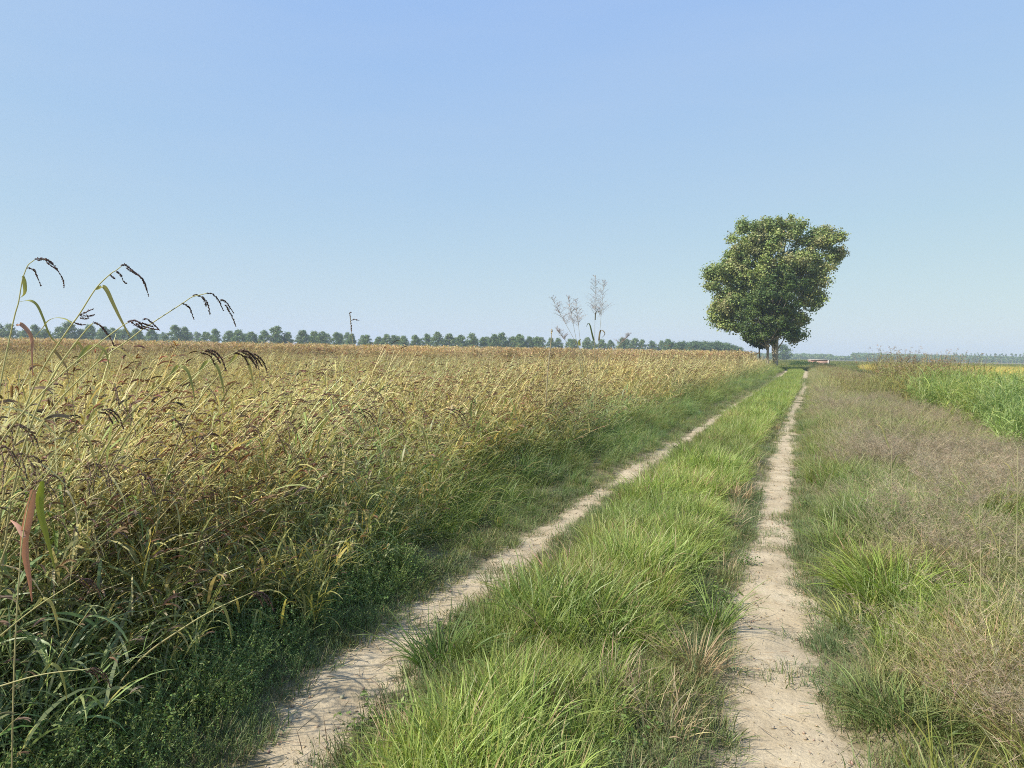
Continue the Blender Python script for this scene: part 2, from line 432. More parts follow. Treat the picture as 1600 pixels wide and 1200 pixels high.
# ------------------------------------------------------------------ scattered ground cover (geometry nodes, stuff only)
def scatter(name, label, cat, variants, pts, rotz, scl, tint, tilt=None):
    N = len(pts)
    src = bpy.data.collections.new(name + '_source')
    for i, me in enumerate(variants):
        src.objects.link(bpy.data.objects.new('%s_%02d' % (name, i), me))
    me = bpy.data.meshes.new(name)
    me.vertices.add(N); me.vertices.foreach_set('co', np.asarray(pts, np.float32).ravel())
    rot = np.zeros((N, 3)); rot[:, 2] = rotz
    if tilt is not None: rot[:, :2] = tilt
    scl = np.asarray(scl, float)
    if scl.ndim == 1: scl = np.repeat(scl[:, None], 3, 1)
    for k, ty, v in (('rot', 'FLOAT_VECTOR', rot), ('scl', 'FLOAT_VECTOR', scl), ('tint', 'FLOAT_VECTOR', tint)):
        a = me.attributes.new(k, ty, 'POINT'); a.data.foreach_set('vector', np.asarray(v, np.float32).ravel())
    a = me.attributes.new('pick', 'INT', 'POINT'); a.data.foreach_set('value', R.integers(0, len(variants), N).astype(np.int32))
    me.update()
    ng = bpy.data.node_groups.new(name, 'GeometryNodeTree')
    ng.interface.new_socket('Geometry', in_out='INPUT', socket_type='NodeSocketGeometry')
    ng.interface.new_socket('Geometry', in_out='OUTPUT', socket_type='NodeSocketGeometry')
    n = ng.nodes; l = ng.links
    gi = n.new('NodeGroupInput'); go = n.new('NodeGroupOutput')
    ip = n.new('GeometryNodeInstanceOnPoints'); ci = n.new('GeometryNodeCollectionInfo')
    ci.inputs['Collection'].default_value = src; ci.inputs['Separate Children'].default_value = True; ci.inputs['Reset Children'].default_value = True
    ip.inputs['Pick Instance'].default_value = True
    def na(k, ty):
        q = n.new('GeometryNodeInputNamedAttribute'); q.data_type = ty; q.inputs['Name'].default_value = k
        return q.outputs['Attribute']
    er = n.new('FunctionNodeEulerToRotation'); l.new(na('rot', 'FLOAT_VECTOR'), er.inputs[0])
    l.new(gi.outputs[0], ip.inputs['Points']); l.new(ci.outputs[0], ip.inputs['Instance'])
    l.new(na('pick', 'INT'), ip.inputs['Instance Index']); l.new(er.outputs[0], ip.inputs['Rotation']); l.new(na('scl', 'FLOAT_VECTOR'), ip.inputs['Scale'])
    l.new(ip.outputs[0], go.inputs[0])
    o = bpy.data.objects.new(name, me); COL.objects.link(o)
    mod = o.modifiers.new('scatter', 'NODES'); mod.node_group = ng
    tag(o, label, cat, kind='stuff')
    return o

# camera-wedge sampling: points between two distances, azimuth measured from the path, positive to the left
AZL, AZR = rad(66), rad(-24)
def wedge(d0, d1, dens, azl=AZL, azr=AZR):
    area = 0.5 * (d1 * d1 - d0 * d0) * (azl - azr)
    n = int(area * dens)
    d = np.sqrt(R.random(n) * (d1 * d1 - d0 * d0) + d0 * d0); a = R.uniform(azr, azl, n)
    return np.stack([-np.sin(a) * d, np.cos(a) * d], 1)
def keep(p, prob):
    return p[R.random(len(p)) < prob]
def lift(p, dz=-0.01):
    return np.column_stack([p, H(p[:, 0], p[:, 1]) + dz])
def tints(p, s=0.10, patch=0.22, warm=0.08, sc_=0.35):
    n = len(p)
    b = 1 + R.normal(0, s, n) + (vn(p[:, 0] * sc_ + 40, p[:, 1] * sc_) - .5) * 2 * patch
    h = (vn(p[:, 0] * sc_ * 1.7 + 90, p[:, 1] * sc_ * 1.7) - .5) * 2 * warm + R.normal(0, warm * .4, n)
    return np.clip(np.stack([b * (1 + h), b, b * (1 - h)], 1), .3, 2)
def field(p):
    x, y = p[:, 0], p[:, 1]
    return x, y, np.hypot(x, y), la(y) - x, x - rb(y)   # u: distance left of the left rut, v: right of the right rut
def bands(spec):
    return np.concatenate([wedge(*s) for s in spec])
SHIFT = math.atan2(r0[1], r0[0])            # direction plants lean towards (to the right in the picture)
def far_scale(d, d0, k):                    # tufts get larger and sparser far away
    return 1 + np.clip((d - d0) / d0, 0, 6) * k

# ---- plant kits
def kit(n, fn):
    return [fn(i) for i in range(n)]

def grass_tuft(nb, rr, h, wd, c0, c1, mat, lean=0.35, droop=1.0, K=5, dead=0.1, deadc=(.36, .29, .15), wind=0.0):
    def f(i):
        g = Geo()
        a = R.uniform(0, 2 * np.pi, nb); r = rr * np.sqrt(R.random(nb))
        base = np.stack([np.cos(a) * r, np.sin(a) * r, np.zeros(nb)], 1)
        az = a + R.normal(0, .9, nb)
        if wind: az = np.where(R.random(nb) < wind, R.normal(0, .6, nb), az)
        L = h * R.uniform(.5, 1.15, nb)
        ca = jit(c0, nb); cb = jit(c1, nb)
        dd = R.random(nb) < dead
        dc = jit(deadc, nb); ca[dd] = dc[dd]; cb[dd] = dc[dd]
        ribbons(g, base, az, L, wd * R.uniform(.6, 1.25, nb), np.abs(R.normal(lean * .5, lean * .6, nb)), np.abs(R.normal(droop, droop * .5, nb)), K, ca, cb)
        return g.mesh('tuft', mat)
    return f

def heads(g, cen, n, L, wd, c, droop=1.3, K=4):
    """drooping seed-head branches hung along the ends of the stems in cen (S,K+1,3)"""
    S = len(cen)
    for k in range(n):
        t = R.uniform(0.8, 1.0, S)
        f = t * (cen.shape[1] - 1); i = np.minimum(f.astype(int), cen.shape[1] - 2); q = (f - i)[:, None]
        p = cen[np.arange(S), i] * (1 - q) + cen[np.arange(S), i + 1] * q
        d = cen[:, -1] - cen[:, -2]
        az = np.arctan2(d[:, 1], d[:, 0]) + R.normal(0, .7, S)
        cc = jit(c, S, .25, .1)
        l_ = L * R.uniform(.5, 1.2, S); w_ = wd * R.uniform(.7, 1.2, S)
        p0 = R.uniform(.5, 1.3, S)
        for s_ in range(2):
            ribbons(g, p, az, l_, w_, p0, droop * R.uniform(.6, 1.2, S), K, cc, cc, tw=1.2, tip=.25, belly=.4)

def barnyard(nst, hh, c_st, c_lf, c_lf2, c_hd, mat, rr=.14, lean=.55, nl=4, lw=.012, ll=.34, hn=5, spread=.7):
    def f(i):
        g = Geo()
        a = R.uniform(0, 2 * np.pi, nst); r = rr * np.sqrt(R.random(nst))
        base = np.stack([np.cos(a) * r, np.sin(a) * r, np.zeros(nst)], 1)
        az = R.normal(0, spread, nst)
        cs = jit(c_st, nst)
        L = hh * R.uniform(.75, 1.1, nst) * (1.12)
        cen = ribbons(g, base, az, L, .0075, np.abs(R.normal(lean * .7, .18, nst)), R.uniform(.1, .7, nst), 7, cs, cs, tw=.2, tip=.5, belly=0)
        cen2 = cen
        for k in range(nl):
            t = R.uniform(.08, .8, nst); fi = t * 7; ii = np.minimum(fi.astype(int), 6); q = (fi - ii)[:, None]
            p = cen[np.arange(nst), ii] * (1 - q) + cen[np.arange(nst), ii + 1] * q
            tt = R.random(nst)
            ca = jit(c_lf, nst) * (1 - tt[:, None]) + jit(c_lf2, nst) * tt[:, None]
            ribbons(g, p, az + R.normal(0, 1.5, nst), ll * R.uniform(.5, 1.25, nst), lw * R.uniform(.6, 1.3, nst), R.uniform(.15, .9, nst), R.uniform(.8, 2.1, nst), 6, ca, ca * R.uniform(.8, 1.3, (nst, 1)), tw=.5)
        if hn: heads(g, cen, hn, .085, .011, c_hd)
        return g.mesh('plant', mat)
    return f

def sprig(ns, h, nlv, ll, c, cs, mat, upright=.5):
    def f(i):
        g = Geo()
        a = R.uniform(0, 2 * np.pi, ns); r = .07 * np.sqrt(R.random(ns))
        base = np.stack([np.cos(a) * r, np.sin(a) * r, np.zeros(ns)], 1)
        cen = ribbons(g, base, a + R.normal(0, .5, ns), h * R.uniform(.5, 1.15, ns), .003, np.abs(R.normal(upright, .3, ns)), R.uniform(-.2, .6, ns), 6, jit(cs, ns), jit(cs, ns), tip=.5)
        t = R.uniform(.1, 1, (ns, nlv)) * 5.999; ii = t.astype(int); q = (t - ii)[..., None]
        s = np.arange(ns)[:, None]
        p = cen[s, ii] * (1 - q) + cen[s, ii + 1] * q
        p = p.reshape(-1, 3) + R.normal(0, .007, (ns * nlv, 3))
        n = R.normal(size=p.shape) * .6 + [0, 0, .8]
        leaves(g, p, n, ll * R.uniform(.5, 1.2, len(p)), ll * .42 * R.uniform(.7, 1.2, len(p)), jit(c, len(p), .22, .08), .12)
        return g.mesh('sprig', mat)
    return f

def lovegrass(ns, h, c_st, c_pan, mat, lean=.35, nb=22, bl=.10, wd=.0022):
    """fine open panicles on thin stems"""
    def f(i):
        g = Geo()
        a = R.uniform(0, 2 * np.pi, ns); r = .10 * np.sqrt(R.random(ns))
        base = np.stack([np.cos(a) * r, np.sin(a) * r, np.zeros(ns)], 1)
        cen = ribbons(g, base, a + R.normal(0, .8, ns), h * R.uniform(.6, 1.15, ns), wd * 1.2, np.abs(R.normal(lean, .25, ns)), R.uniform(0, .8, ns), 7, jit(c_st, ns), jit(c_pan, ns), tip=.4)
        t = R.uniform(.5, 1, (ns, nb)) * 6.999; ii = t.astype(int); q = (t - ii)[..., None]; s = np.arange(ns)[:, None]
        p = (cen[s, ii] * (1 - q) + cen[s, ii + 1] * q).reshape(-1, 3)
        N = len(p)
        L = bl * (1.3 - (t.reshape(-1) / 7 - .5)) * R.uniform(.4, 1.1, N)
        az = R.uniform(0, 2 * np.pi, N)
        c = jit(c_pan, N, .2, .06)
        b = ribbons(g, p, az, L, wd, R.uniform(.5, 1.3, N), R.uniform(.0, .7, N), 3, c, c, tw=1, tip=.5)
        for k in (1, 2, 3):
            for j in range(2):
                ribbons(g, b[:, k], R.uniform(0, 6.28, N), L * .3, wd * 1.3, R.uniform(.3, 1.5, N), .5, 1, c, c, tw=1.5, tip=.6)
        return g.mesh('panicles', mat)
    return f

GRN = (0.185, 0.255, 0.055); GRN2 = (0.31, 0.375, 0.105)
DGR = (0.13, 0.195, 0.05); DGR2 = (0.22, 0.275, 0.085)
TAN = (0.55, 0.455, 0.205); TAN2 = (0.58, 0.52, 0.27)
OLV = (0.345, 0.34, 0.115)
GOLD = (0.44, 0.36, 0.085)
HEAD = (0.235, 0.15, 0.09)

# ---- 1 bright grass between the ruts
K_G = kit(7, grass_tuft(52, .075, .27, .0058, GRN, GRN2, M_GRASS, .55, .75, 5, .08, wind=.12))
K_GB = kit(5, grass_tuft(40, .16, .30, .011, GRN, GRN2, M_GRASS, .5, .9, 4, .06, wind=.35))
p = bands([(1.4, 8, 170), (8, 20, 70)]); x, y, d, u, v = field(p)
s = np.clip((x - lb(y)) / (ra(y) - lb(y)), -1, 2)
edge = np.minimum(x - lb(y), ra(y) - x)
edge = np.minimum(x - lb(y) - .10, ra(y) - x - .05 - .16 * vn(y * .8, y * 0 + 2) - .10 * sm((4.2 - y) / 1.5))
ok = (edge > 0) & (vn(x * 1.6 + 5, y * 1.1) > .12 + .4 * (edge < .12))
p = p[ok]; x, y, d, u, v = field(p); edge = edge[ok]
sc_ = (.45 + .55 * sm(edge / .35)) * (.5 + .85 * vn(x * 2.6, y * 2.6)) * R.uniform(.7, 1.3, len(p))
tn = tints(p, .13, .22, .05, .9)
straw = (R.random(len(p)) < .35 * (vn(x * 1.3 + 7, y * .9) > .60)) 
tn[straw] *= [1.32, 1.08, 1.5]
scatter('verge_grass', 'bright green grass growing along the middle strip between the two dirt ruts', 'grass', K_G, lift(p), SHIFT + R.normal(0, .9, len(p)), sc_ * far_scale(d, 8, .15), tn)
K_T = kit(5, grass_tuft(40, .10, .20, .0045, (.40, .33, .18), (.46, .38, .22), M_DRY, 1.0, .6, 4, .6, (.36, .27, .16)))
p = bands([(1.4, 9, 30), (9, 24, 10)]); x, y, d, u, v = field(p)
p = keep(p, (x > lb(y) + .08) & (x < ra(y) - .06) & (vn(x * 2.1 + 70, y * 1.6) > .66)); x, y, d, u, v = field(p)
scatter('dead_thatch', 'straw coloured dead grass among the green of the middle strip', 'grass', K_T, lift(p, 0), R.uniform(0, 6.28, len(p)), R.uniform(.7, 1.3, len(p)), tints(p, .12, .15, .05, .8))
K_BW = kit(5, sprig(9, .14, 22, .024, (.15, .21, .06), (.18, .2, .09), M_WEED, .8))
p = bands([(1.4, 9, 22), (9, 20, 8)]); x, y, d, u, v = field(p)
p = keep(p, (((x > lb(y)) & (x < ra(y))) | (v > .05) & (v < 1.2)) & (vn(x * 1.9 + 33, y * 1.9 + 5) > .60)); x, y, d, u, v = field(p)
scatter('broad_weeds', 'small broad leaved weeds mixed into the grass beside the right rut', 'weeds', K_BW, lift(p), R.uniform(0, 6.28, len(p)), R.uniform(.7, 1.3, len(p)), tints(p, .12, .15, .06, .8))
p = bands([(20, 45, 26), (45, 125, 7)]); x, y, d, u, v = field(p)
edge = np.minimum(x - lb(y), ra(y) - x)
p = p[edge > .14]; x, y, d, u, v = field(p)
scatter('verge_grass', 'distant bright green grass of the middle strip running towards the tree', 'grass', K_GB, lift(p), R.uniform(0, 6.28, len(p)), R.uniform(.7, 1.15, len(p)) * np.where(d > 45, 1.15, 1), tints(p, .1, .15, .08, .5))

# ---- 2 low creeping grass along every rut edge
K_C = kit(6, grass_tuft(46, .085, .075, .0032, (.125, .17, .06), (.20, .235, .095), M_WEED, 1.1, .5, 3, .14, (.30, .25, .14)))
p = bands([(1.4, 9, 330), (9, 24, 70), (24, 60, 16)]); x, y, d, u, v = field(p)
wob = (vn(x * 3, y * 3 + 50) - .5) * .22
e = np.minimum.reduce([np.where(u > -.04 + wob, np.abs(u - .15), 9), np.where(x > lb(y) - .04 + wob * .6, np.maximum(np.abs(x - lb(y) - .12) - .1, 0), 9), np.where(x < ra(y) + .02 + wob * .6, np.maximum(np.abs(ra(y) - x - .2) - .22, 0), 9), np.where(v > -.03 + wob, np.maximum(np.abs(v - .3) - .25, 0), 9)])
inr = ((x > la(y)) & (x < lb(y))) | ((x > ra(y)) & (x < rb(y)))
p = keep(p, np.maximum(np.clip(1.15 - e / .3, 0, 1) ** 1.3 * np.where(inr, .35, 1), inr * .22 * (vn(x * 4 + 3, y * 4) > .66))); x, y, d, u, v = field(p)
scatter('creeping_grass', 'low grey green creeping grass along the edges of the dirt ruts', 'grass', K_C, lift(p, 0), R.uniform(0, 6.28, len(p)), R.uniform(.6, 1.4, len(p)) * far_scale(d, 9, .3), tints(p, .14, .2, .1, 1.2))

# ---- 3 leafy dark green weeds on the left verge
K_S = kit(6, sprig(13, .27, 34, .017, (.17, .245, .075), (.25, .29, .12), M_WEED))
p = bands([(1.5, 7, 190), (7, 20, 45)]); x, y, d, u, v = field(p)
wid = .85 - .35 * sm((y - 2.6) / 2.5) + .35 * (vn(y * .9, y * 0 + 4) - .5)
pr = np.where(u > .02 + .16 * vn(x * 4, y * 4), 1, 0) * np.clip((wid - u) / .35, 0, 1) * np.where(y > 4.5, .5 * (vn(x * .9, y * .9 + 3) > .45), 1)
p = keep(p, pr); x, y, d, u, v = field(p)
scatter('leafy_weeds', 'dense dark green small leaved weeds along the foot of the left crop edge', 'weeds', K_S, lift(p), R.uniform(0, 6.28, len(p)), R.uniform(.7, 1.25, len(p)) * (.35 + .75 * sm(u / .5)) * far_scale(d, 7, .25), tints(p, .14, .18, .07, 1.0))

# ---- 4 long green grass on the left verge
K_V = kit(6, grass_tuft(48, .10, .56, .0075, DGR, DGR2, M_GRASS, .5, 1.3, 6, .10, (.33, .28, .14), wind=.5))
p = bands([(1.5, 8, 60), (8, 20, 42), (20, 45, 16), (45, 110, 4)]); x, y, d, u, v = field(p)
pr = np.clip((u - .05 - .5 * (y < 4)) / .5, 0, 1) * np.clip((2.8 - u) / 1.0, 0, 1)
p = keep(p, pr); x, y, d, u, v = field(p)
scatter('long_grass', 'tall dark green grass on the shaded bank between crop and left rut', 'grass', K_V, lift(p), SHIFT + R.normal(0, .8, len(p)), R.uniform(.6, 1.15, len(p)) * (.40 + .95 * sm(u / 1.7)) * np.where(d > 20, 1.2, 1) * np.where(d > 45, 1.3, 1), tints(p, .13, .25, .12, .7))

# ---- 5 green barnyard grass at the crop edge
K_BG = kit(7, barnyard(7, .95, (.38, .37, .14), (.21, .26, .09), (.37, .36, .14), (.25, .18, .10), M_GRASS, .14, .6, 7, .018, .42, 2, 1.1))
p = bands([(2.0, 5, 40), (5, 14, 18), (14, 35, 6), (35, 100, 1.6)]); x, y, d, u, v = field(p)
pr = np.clip((u - .5 - .5 * sm((y - 5) / 3) + .38 * np.exp(-((y - 3.7) / 1.0) ** 2)) / .4, 0, 1) * np.clip((3.2 - u) / 1.2, 0, 1)
p = keep(p, pr); x, y, d, u, v = field(p)
scatter('green_barnyard_grass', 'broad leaved green barnyard grass standing along the crop edge', 'grass', K_BG, lift(p), SHIFT + R.normal(0, .6, len(p)), R.uniform(.65, 1.1, len(p)) * (.62 + .50 * sm((u - .5) / 1.4)) * np.where(d > 35, 1.2, 1), tints(p, .12, .2, .12, .6))

# ---- 6 golden barnyard grass, leaning, with brown heads
K_BT = kit(9, barnyard(9, 1.42, TAN2, TAN, OLV, HEAD, M_DRY, .18, .62, 7, .012, .38, 3, .8))
p = bands([(2.0, 5, 34), (5, 14, 15), (14, 30, 8), (30, 60, 4), (60, 130, 1.3)]); x, y, d, u, v = field(p)
edgeb = np.clip((u - 1.15 - .45 * sm((y - 4) / 3)) / .8, 0, 1) * np.clip((6.5 - u) / 2.2, .16, 1)
mid = ((d > 19 + 6 * vn(x * .2, y * .2)) & (d < 75)) * .75 * (u > 2)
pr = np.maximum(edgeb * np.where(d > 60, .4, 1), mid)
p = keep(p, pr * (d < 130)); x, y, d, u, v = field(p)
hs = (.75 + .45 * vn(x * .7 + 11, y * .7)) * np.where(u < 6, 1.0 + .22 * sm((5.5 - d) / 2) + .17 * sm((y - 7) / 14), np.where(d > 17, 1.02, .85))
scatter('barnyard_grass', 'golden leaning barnyard grass with drooping brown seed heads in the left field', 'grass', K_BT, lift(p), SHIFT + R.normal(0, .45, len(p)), R.uniform(.75, 1.12, len(p)) * hs * np.where(d > 60, 1.1, 1), tints(p, .14, .20, .09, .5) * np.where((d > 19) & (u > 6), .95, 1)[:, None])

# ---- 7 rice
K_R = kit(7, grass_tuft(60, .15, .92, .0085, (.55, .49, .135), (.64, .55, .19), M_DRY, .32, 1.3, 6, .3, (.50, .40, .18), wind=.4))
p = bands([(3.5, 9, 24), (9, 20, 15), (20, 45, 5), (45, 110, 1.6)]); x, y, d, u, v = field(p)
p = keep(p, np.clip((u - 2.6) / 1.2, 0, 1) * (d < 100)); x, y, d, u, v = field(p)
scatter('rice_crop', 'golden ripening rice filling the left field behind the weedy edge', 'rice', K_R, lift(p), SHIFT + R.normal(0, 1.2, len(p)), R.uniform(.85, 1.1, len(p)) * np.where(d > 20, 1.08, 1), tints(p, .08, .14, .07, .25))

# ---- 8 maize far behind the rice
def maize(i):
    g = Geo()
    n = 9
    base = np.column_stack([R.uniform(-.8, .8, n), R.uniform(-.8, .8, n), np.zeros(n)])
    c = jit((.42, .31, .17), n)
    cen = ribbons(g, base, R.uniform(0, 6.28, n), R.uniform(1.9, 2.25, n), .035, .03, .1, 4, c, c, tw=1, tip=.4)
    for k in range(8):
        q = cen[np.arange(n), R.integers(1, 5, n)]
        cl = jit((.50, .37, .20), n) if k % 2 else jit((.42, .36, .15), n)
        ribbons(g, q, R.uniform(0, 6.28, n), R.uniform(.4, .75, n), .06, R.uniform(.3, .8, n), R.uniform(1.0, 2.0, n), 4, cl, cl)
    for k in range(5):
        cl = jit((.56, .37, .23), n)
        ribbons(g, cen[:, -1], R.uniform(0, 6.28, n), R.uniform(.2, .35, n), .022, R.uniform(.1, .6, n), .5, 2, cl, cl)
    return g.mesh('maize', M_DRY)
K_M = kit(5, maize)
p = bands([(85, 125, 1.1)]); x, y, d, u, v = field(p)
p = keep(p, ((u > 4) & (d > 88 + 6 * vn(x * .1, y * .1)) & (y < 104)) * 1.0); x, y, d, u, v = field(p)
scatter('maize_crop', 'dry reddish maize standing in a band along the far side of the rice', 'maize', K_M, lift(p), R.uniform(0, 6.28, len(p)), R.uniform(.9, 1.1, len(p)), tints(p, .1, .1, .06, .1))

TUS = [onz(1395, 950), onz(1345, 985), onz(1450, 930), onz(1330, 860), onz(1560, 830), onz(1310, 760), onz(1500, 1190), onz(1380, 1120)]
def clear(x, y):
    c = np.ones(len(x))
    for t in TUS: c = np.minimum(c, np.clip((np.hypot((x - t[0]), (y - t[1] + .25) * .6) - .18) / .15, 0.05, 1))
    return c
# ---- 9 dry wispy grass on the right
K_L = kit(7, lovegrass(9, .62, (.41, .37, .20), (.365, .30, .20), M_DRY, .5, 18, .11, .0019))
p = bands([(1.2, 6, 26), (6, 14, 18), (14, 30, 9), (30, 70, 2.5)]); x, y, d, u, v = field(p)
den = clear(x, y) * np.clip((v - .1) / .55, 0, 1) * np.clip((5.2 - v) / 1.5, 0, 1) * np.clip(2.6 * vn(x * 1.1 + 20, y * .8) - .75, .05, 1.1)
p = keep(p, den); x, y, d, u, v = field(p)
scatter('wispy_lovegrass', 'brownish purple wispy seeding grass covering the right verge', 'grass', K_L, lift(p), R.uniform(0, 6.28, len(p)), R.uniform(.65, 1.15, len(p)) * (.5 + .5 * sm(v / .9)), tints(p, .13, .14, .02, .6))
K_D = kit(7, grass_tuft(46, .11, .38, .0042, (.20, .23, .075), (.33, .335, .145), M_DRY, .75, .9, 5, .3, (.38, .30, .175)))
p = bands([(1.2, 6, 170), (6, 14, 85), (14, 32, 28), (32, 60, 10), (60, 125, 4)]); x, y, d, u, v = field(p)
p = keep(p, clear(x, y) * np.clip((v - .06) / .35, 0, 1) * np.clip((5.5 - v) / 1.5, 0, 1)); x, y, d, u, v = field(p)
scatter('dry_verge_grass', 'olive and straw coloured dry grass on the right side of the track', 'grass', K_D, lift(p), R.uniform(0, 6.28, len(p)), R.uniform(.6, 1.15, len(p)) * (.45 + .6 * sm(v / .8)) * np.where(d > 14, 1.3, 1) * np.where(d > 32, 1.5, 1), tints(p, .14, .22, .06, .7))
p = bands([(1.2, 6, 60), (6, 30, 30)]); x, y, d, u, v = field(p)
p = keep(p, np.clip((v - .15) / .3, 0, 1) * np.clip((5 - v) / 1.5, 0, 1) * (vn(x * 1.1 + 60, y * 1.1 + 8) > .48)); x, y, d, u, v = field(p)
scatter('green_verge_grass', 'patches of fresh green grass among the dry growth on the right verge', 'grass', K_G, lift(p), R.uniform(0, 6.28, len(p)), R.uniform(.8, 1.4, len(p)), tints(p, .12, .2, .1, .7) * [.85, .85, .85])

# ---- 10 tall bright green reeds right of the verge
K_RD = kit(6, barnyard(13, 1.15, (.30, .37, .13), (.24, .32, .085), (.34, .40, .13), HEAD, M_GRASS, .25, .3, 9, .012, .42, 0, 3))
p = bands([(8, 20, 15), (20, 45, 7)]); x, y, d, u, v = field(p)
p = keep(p, np.clip((x - 3.1 - .05 * np.clip(24 - y, 0, 20) * 1.4 + (vn(y * .5, y * 0) - .5)) / 1.6, 0, 1) * np.clip((7.2 - x) / 1.5, 0, 1) * (y < 30)); x, y, d, u, v = field(p)
scatter('tall_green_reeds', 'tall bright green reedy grass along the ditch on the right', 'grass', K_RD, lift(p), R.uniform(0, 6.28, len(p)), R.uniform(.8, 1.2, len(p)) * np.clip(.95 + (y - 14) * .035, .9, 1.25), tints(p, .1, .15, .09, .4))
K_MW = kit(5, barnyard(9, 1.75, (.32, .30, .13), (.24, .25, .08), (.34, .31, .12), (.27, .19, .13), M_DRY, .3, .25, 7, .014, .4, 6, 3))
p = bands([(22, 45, 7), (45, 120, 2.2)]); x, y, d, u, v = field(p)
a = np.clip((x - 2.6 + .02 * (y - 30)) / .8, 0, 1) * np.clip((6.6 - x) / 1, 0, 1) * ((y > 27) & (y < 37) & (x < .185 * y))
b = .6 * ((v > 1.0) & (v < 3.5) & (y > 30)) 
sel = R.random(len(p)) < np.maximum(a, b)
p = p[sel]; hs = np.where(a[sel] > .1, 1.0, .5); x, y, d, u, v = field(p)
scatter('weed_mound', 'tall olive brown weeds forming a mound behind the green reeds on the right', 'weeds', K_MW, lift(p), R.uniform(0, 6.28, len(p)), R.uniform(.85, 1.1, len(p)) * hs, tints(p, .1, .15, .08, .4))

# ---- 11 fields further right
p = bands([(25, 60, 6), (60, 160, 1.4)]); x, y, d, u, v = field(p)
p = keep(p, ((x > 9.5) & ((y < 62) | (y > 72)) & (x > 0.02 * y)) * 1.0); x, y, d, u, v = field(p)
scatter('yellow_rice', 'bright yellow rice field beyond the ditch at the right edge', 'rice', K_R, lift(p), R.uniform(0, 6.28, len(p)), R.uniform(.9, 1.1, len(p)) * np.array([[1.35, 1.35, .92]]).repeat(len(p), 0).T[0], tints(p, .06, .06, .04, .1) * [1.0, .98, .8])
p = bands([(60, 75, 4)]); x, y, d, u, v = field(p)
p = keep(p, ((x > 9) & (y > 61) & (y < 73)) * 1.0); x, y, d, u, v = field(p)
scatter('bund_weeds', 'brownish green weeds on the bund between the yellow rice fields', 'weeds', K_MW, lift(p), R.uniform(0, 6.28, len(p)), R.uniform(.4, .6, len(p)), tints(p))
K_FM = kit(4, grass_tuft(60, .9, .45, .05, (.14, .19, .045), (.22, .24, .07), M_GRASS, .5, .8, 3, .1))
p = bands([(105, 220, .5), (220, 420, .14)]); x, y, d, u, v = field(p)
p = keep(p, ((u < 3) | (y > 108)) * ((x < 8) | (d > 165)) * 1.0); x, y, d, u, v = field(p)
scatter('far_meadow', 'flat green meadow beyond the bend of the track', 'grass', K_FM, lift(p), R.uniform(0, 6.28, len(p)), R.uniform(.8, 1.4, len(p)) * np.where(d > 220, 1.8, 1), tints(p, .08, .1, .06, .05))

# ---- 12 straw litter on the ruts
def litter():
    g = Geo()
    n = 5200
    p = wedge(1.4, 14, 520, rad(60), rad(-10)); x, y, d, u, v = field(p)
    onl = (x > la(y) - .05) & (x < lb(y) + .05); onr = (x > ra(y) - .05) & (x < rb(y) + .05)
    pr = np.where(onl, .5 + .5 * (vn(x * 2, y * 2) > .5), 0) + np.where(onr, .35 + .6 * (vn(x * 2.3, y * 1.5) > .55), 0)
    p = keep(p, pr * .6)
    N = len(p)
    z = H(p[:, 0], p[:, 1]) + .016 + R.uniform(0, .006, N)
    t = R.random(N)
    c = np.where((t < .55)[:, None], jit((.36, .27, .15), N, .25), np.where((t < .85)[:, None], jit((.24, .18, .11), N, .25), jit((.11, .13, .05), N, .2)))
    ribbons(g, np.column_stack([p, z]), R.uniform(0, 6.28, N), R.gamma(2.2, .021, N), R.uniform(.0018, .0042, N), R.normal(1.5, .12, N), R.normal(.05, .12, N), 3, c, c, tw=.6, tip=.5)
    o = g.obj('straw_litter', M_PLANT)
    tag(o, 'scattered bits of straw and dry stems lying on the dusty ruts', 'litter', kind='stuff')
litter()
def clods():
    g = Geo()
    p = wedge(1.4, 12, 520, rad(60), rad(-10)); x, y, d, u, v = field(p)
    onr = ((x > la(y)) & (x < lb(y))) | ((x > ra(y)) & (x < rb(y)))
    p = keep(p, onr * (.15 + .85 * (vn(x * 3 + 30, y * 3) > .6))); N = len(p)
    sz = R.gamma(2.0, .0025, N) + .0025
    dr = R.normal(size=(N, 3)) * [1, 1, .3]
    seeds(g, np.column_stack([p, H(p[:, 0], p[:, 1]) + .012]), dr, sz * 1.5, sz, jit((.43, .355, .25), N, .12))
    tag(g.obj('dirt_clods', M_PLANT), 'loose crumbs of dry earth lying on the two ruts', 'earth', kind='stuff')
clods()

# ------------------------------------------------------------------ single plants that stand out
def empty(name, loc, label, cat, group=None):
    o = bpy.data.objects.new(name, None); COL.objects.link(o)
    o.empty_display_size = .1
    o.location = loc
    return tag(o, label, cat, group)

def to_ground(a, b, zoff=0.0, maxlen=3.0):
    """carry the line b->a on downwards until it meets the ground, steepening as it goes"""
    d = (a - b) / np.linalg.norm(a - b)
    out = []; p = a.copy()
    for k in range(200):
        if p[2] <= H(p[0], p[1]): break
        d = d * .90 + np.array([0, 0, -1.0]) * .10; d /= np.linalg.norm(d)
        p = p + d * .05; out.append(p.copy())
    return np.array(out[::-1]) if out else a[None]

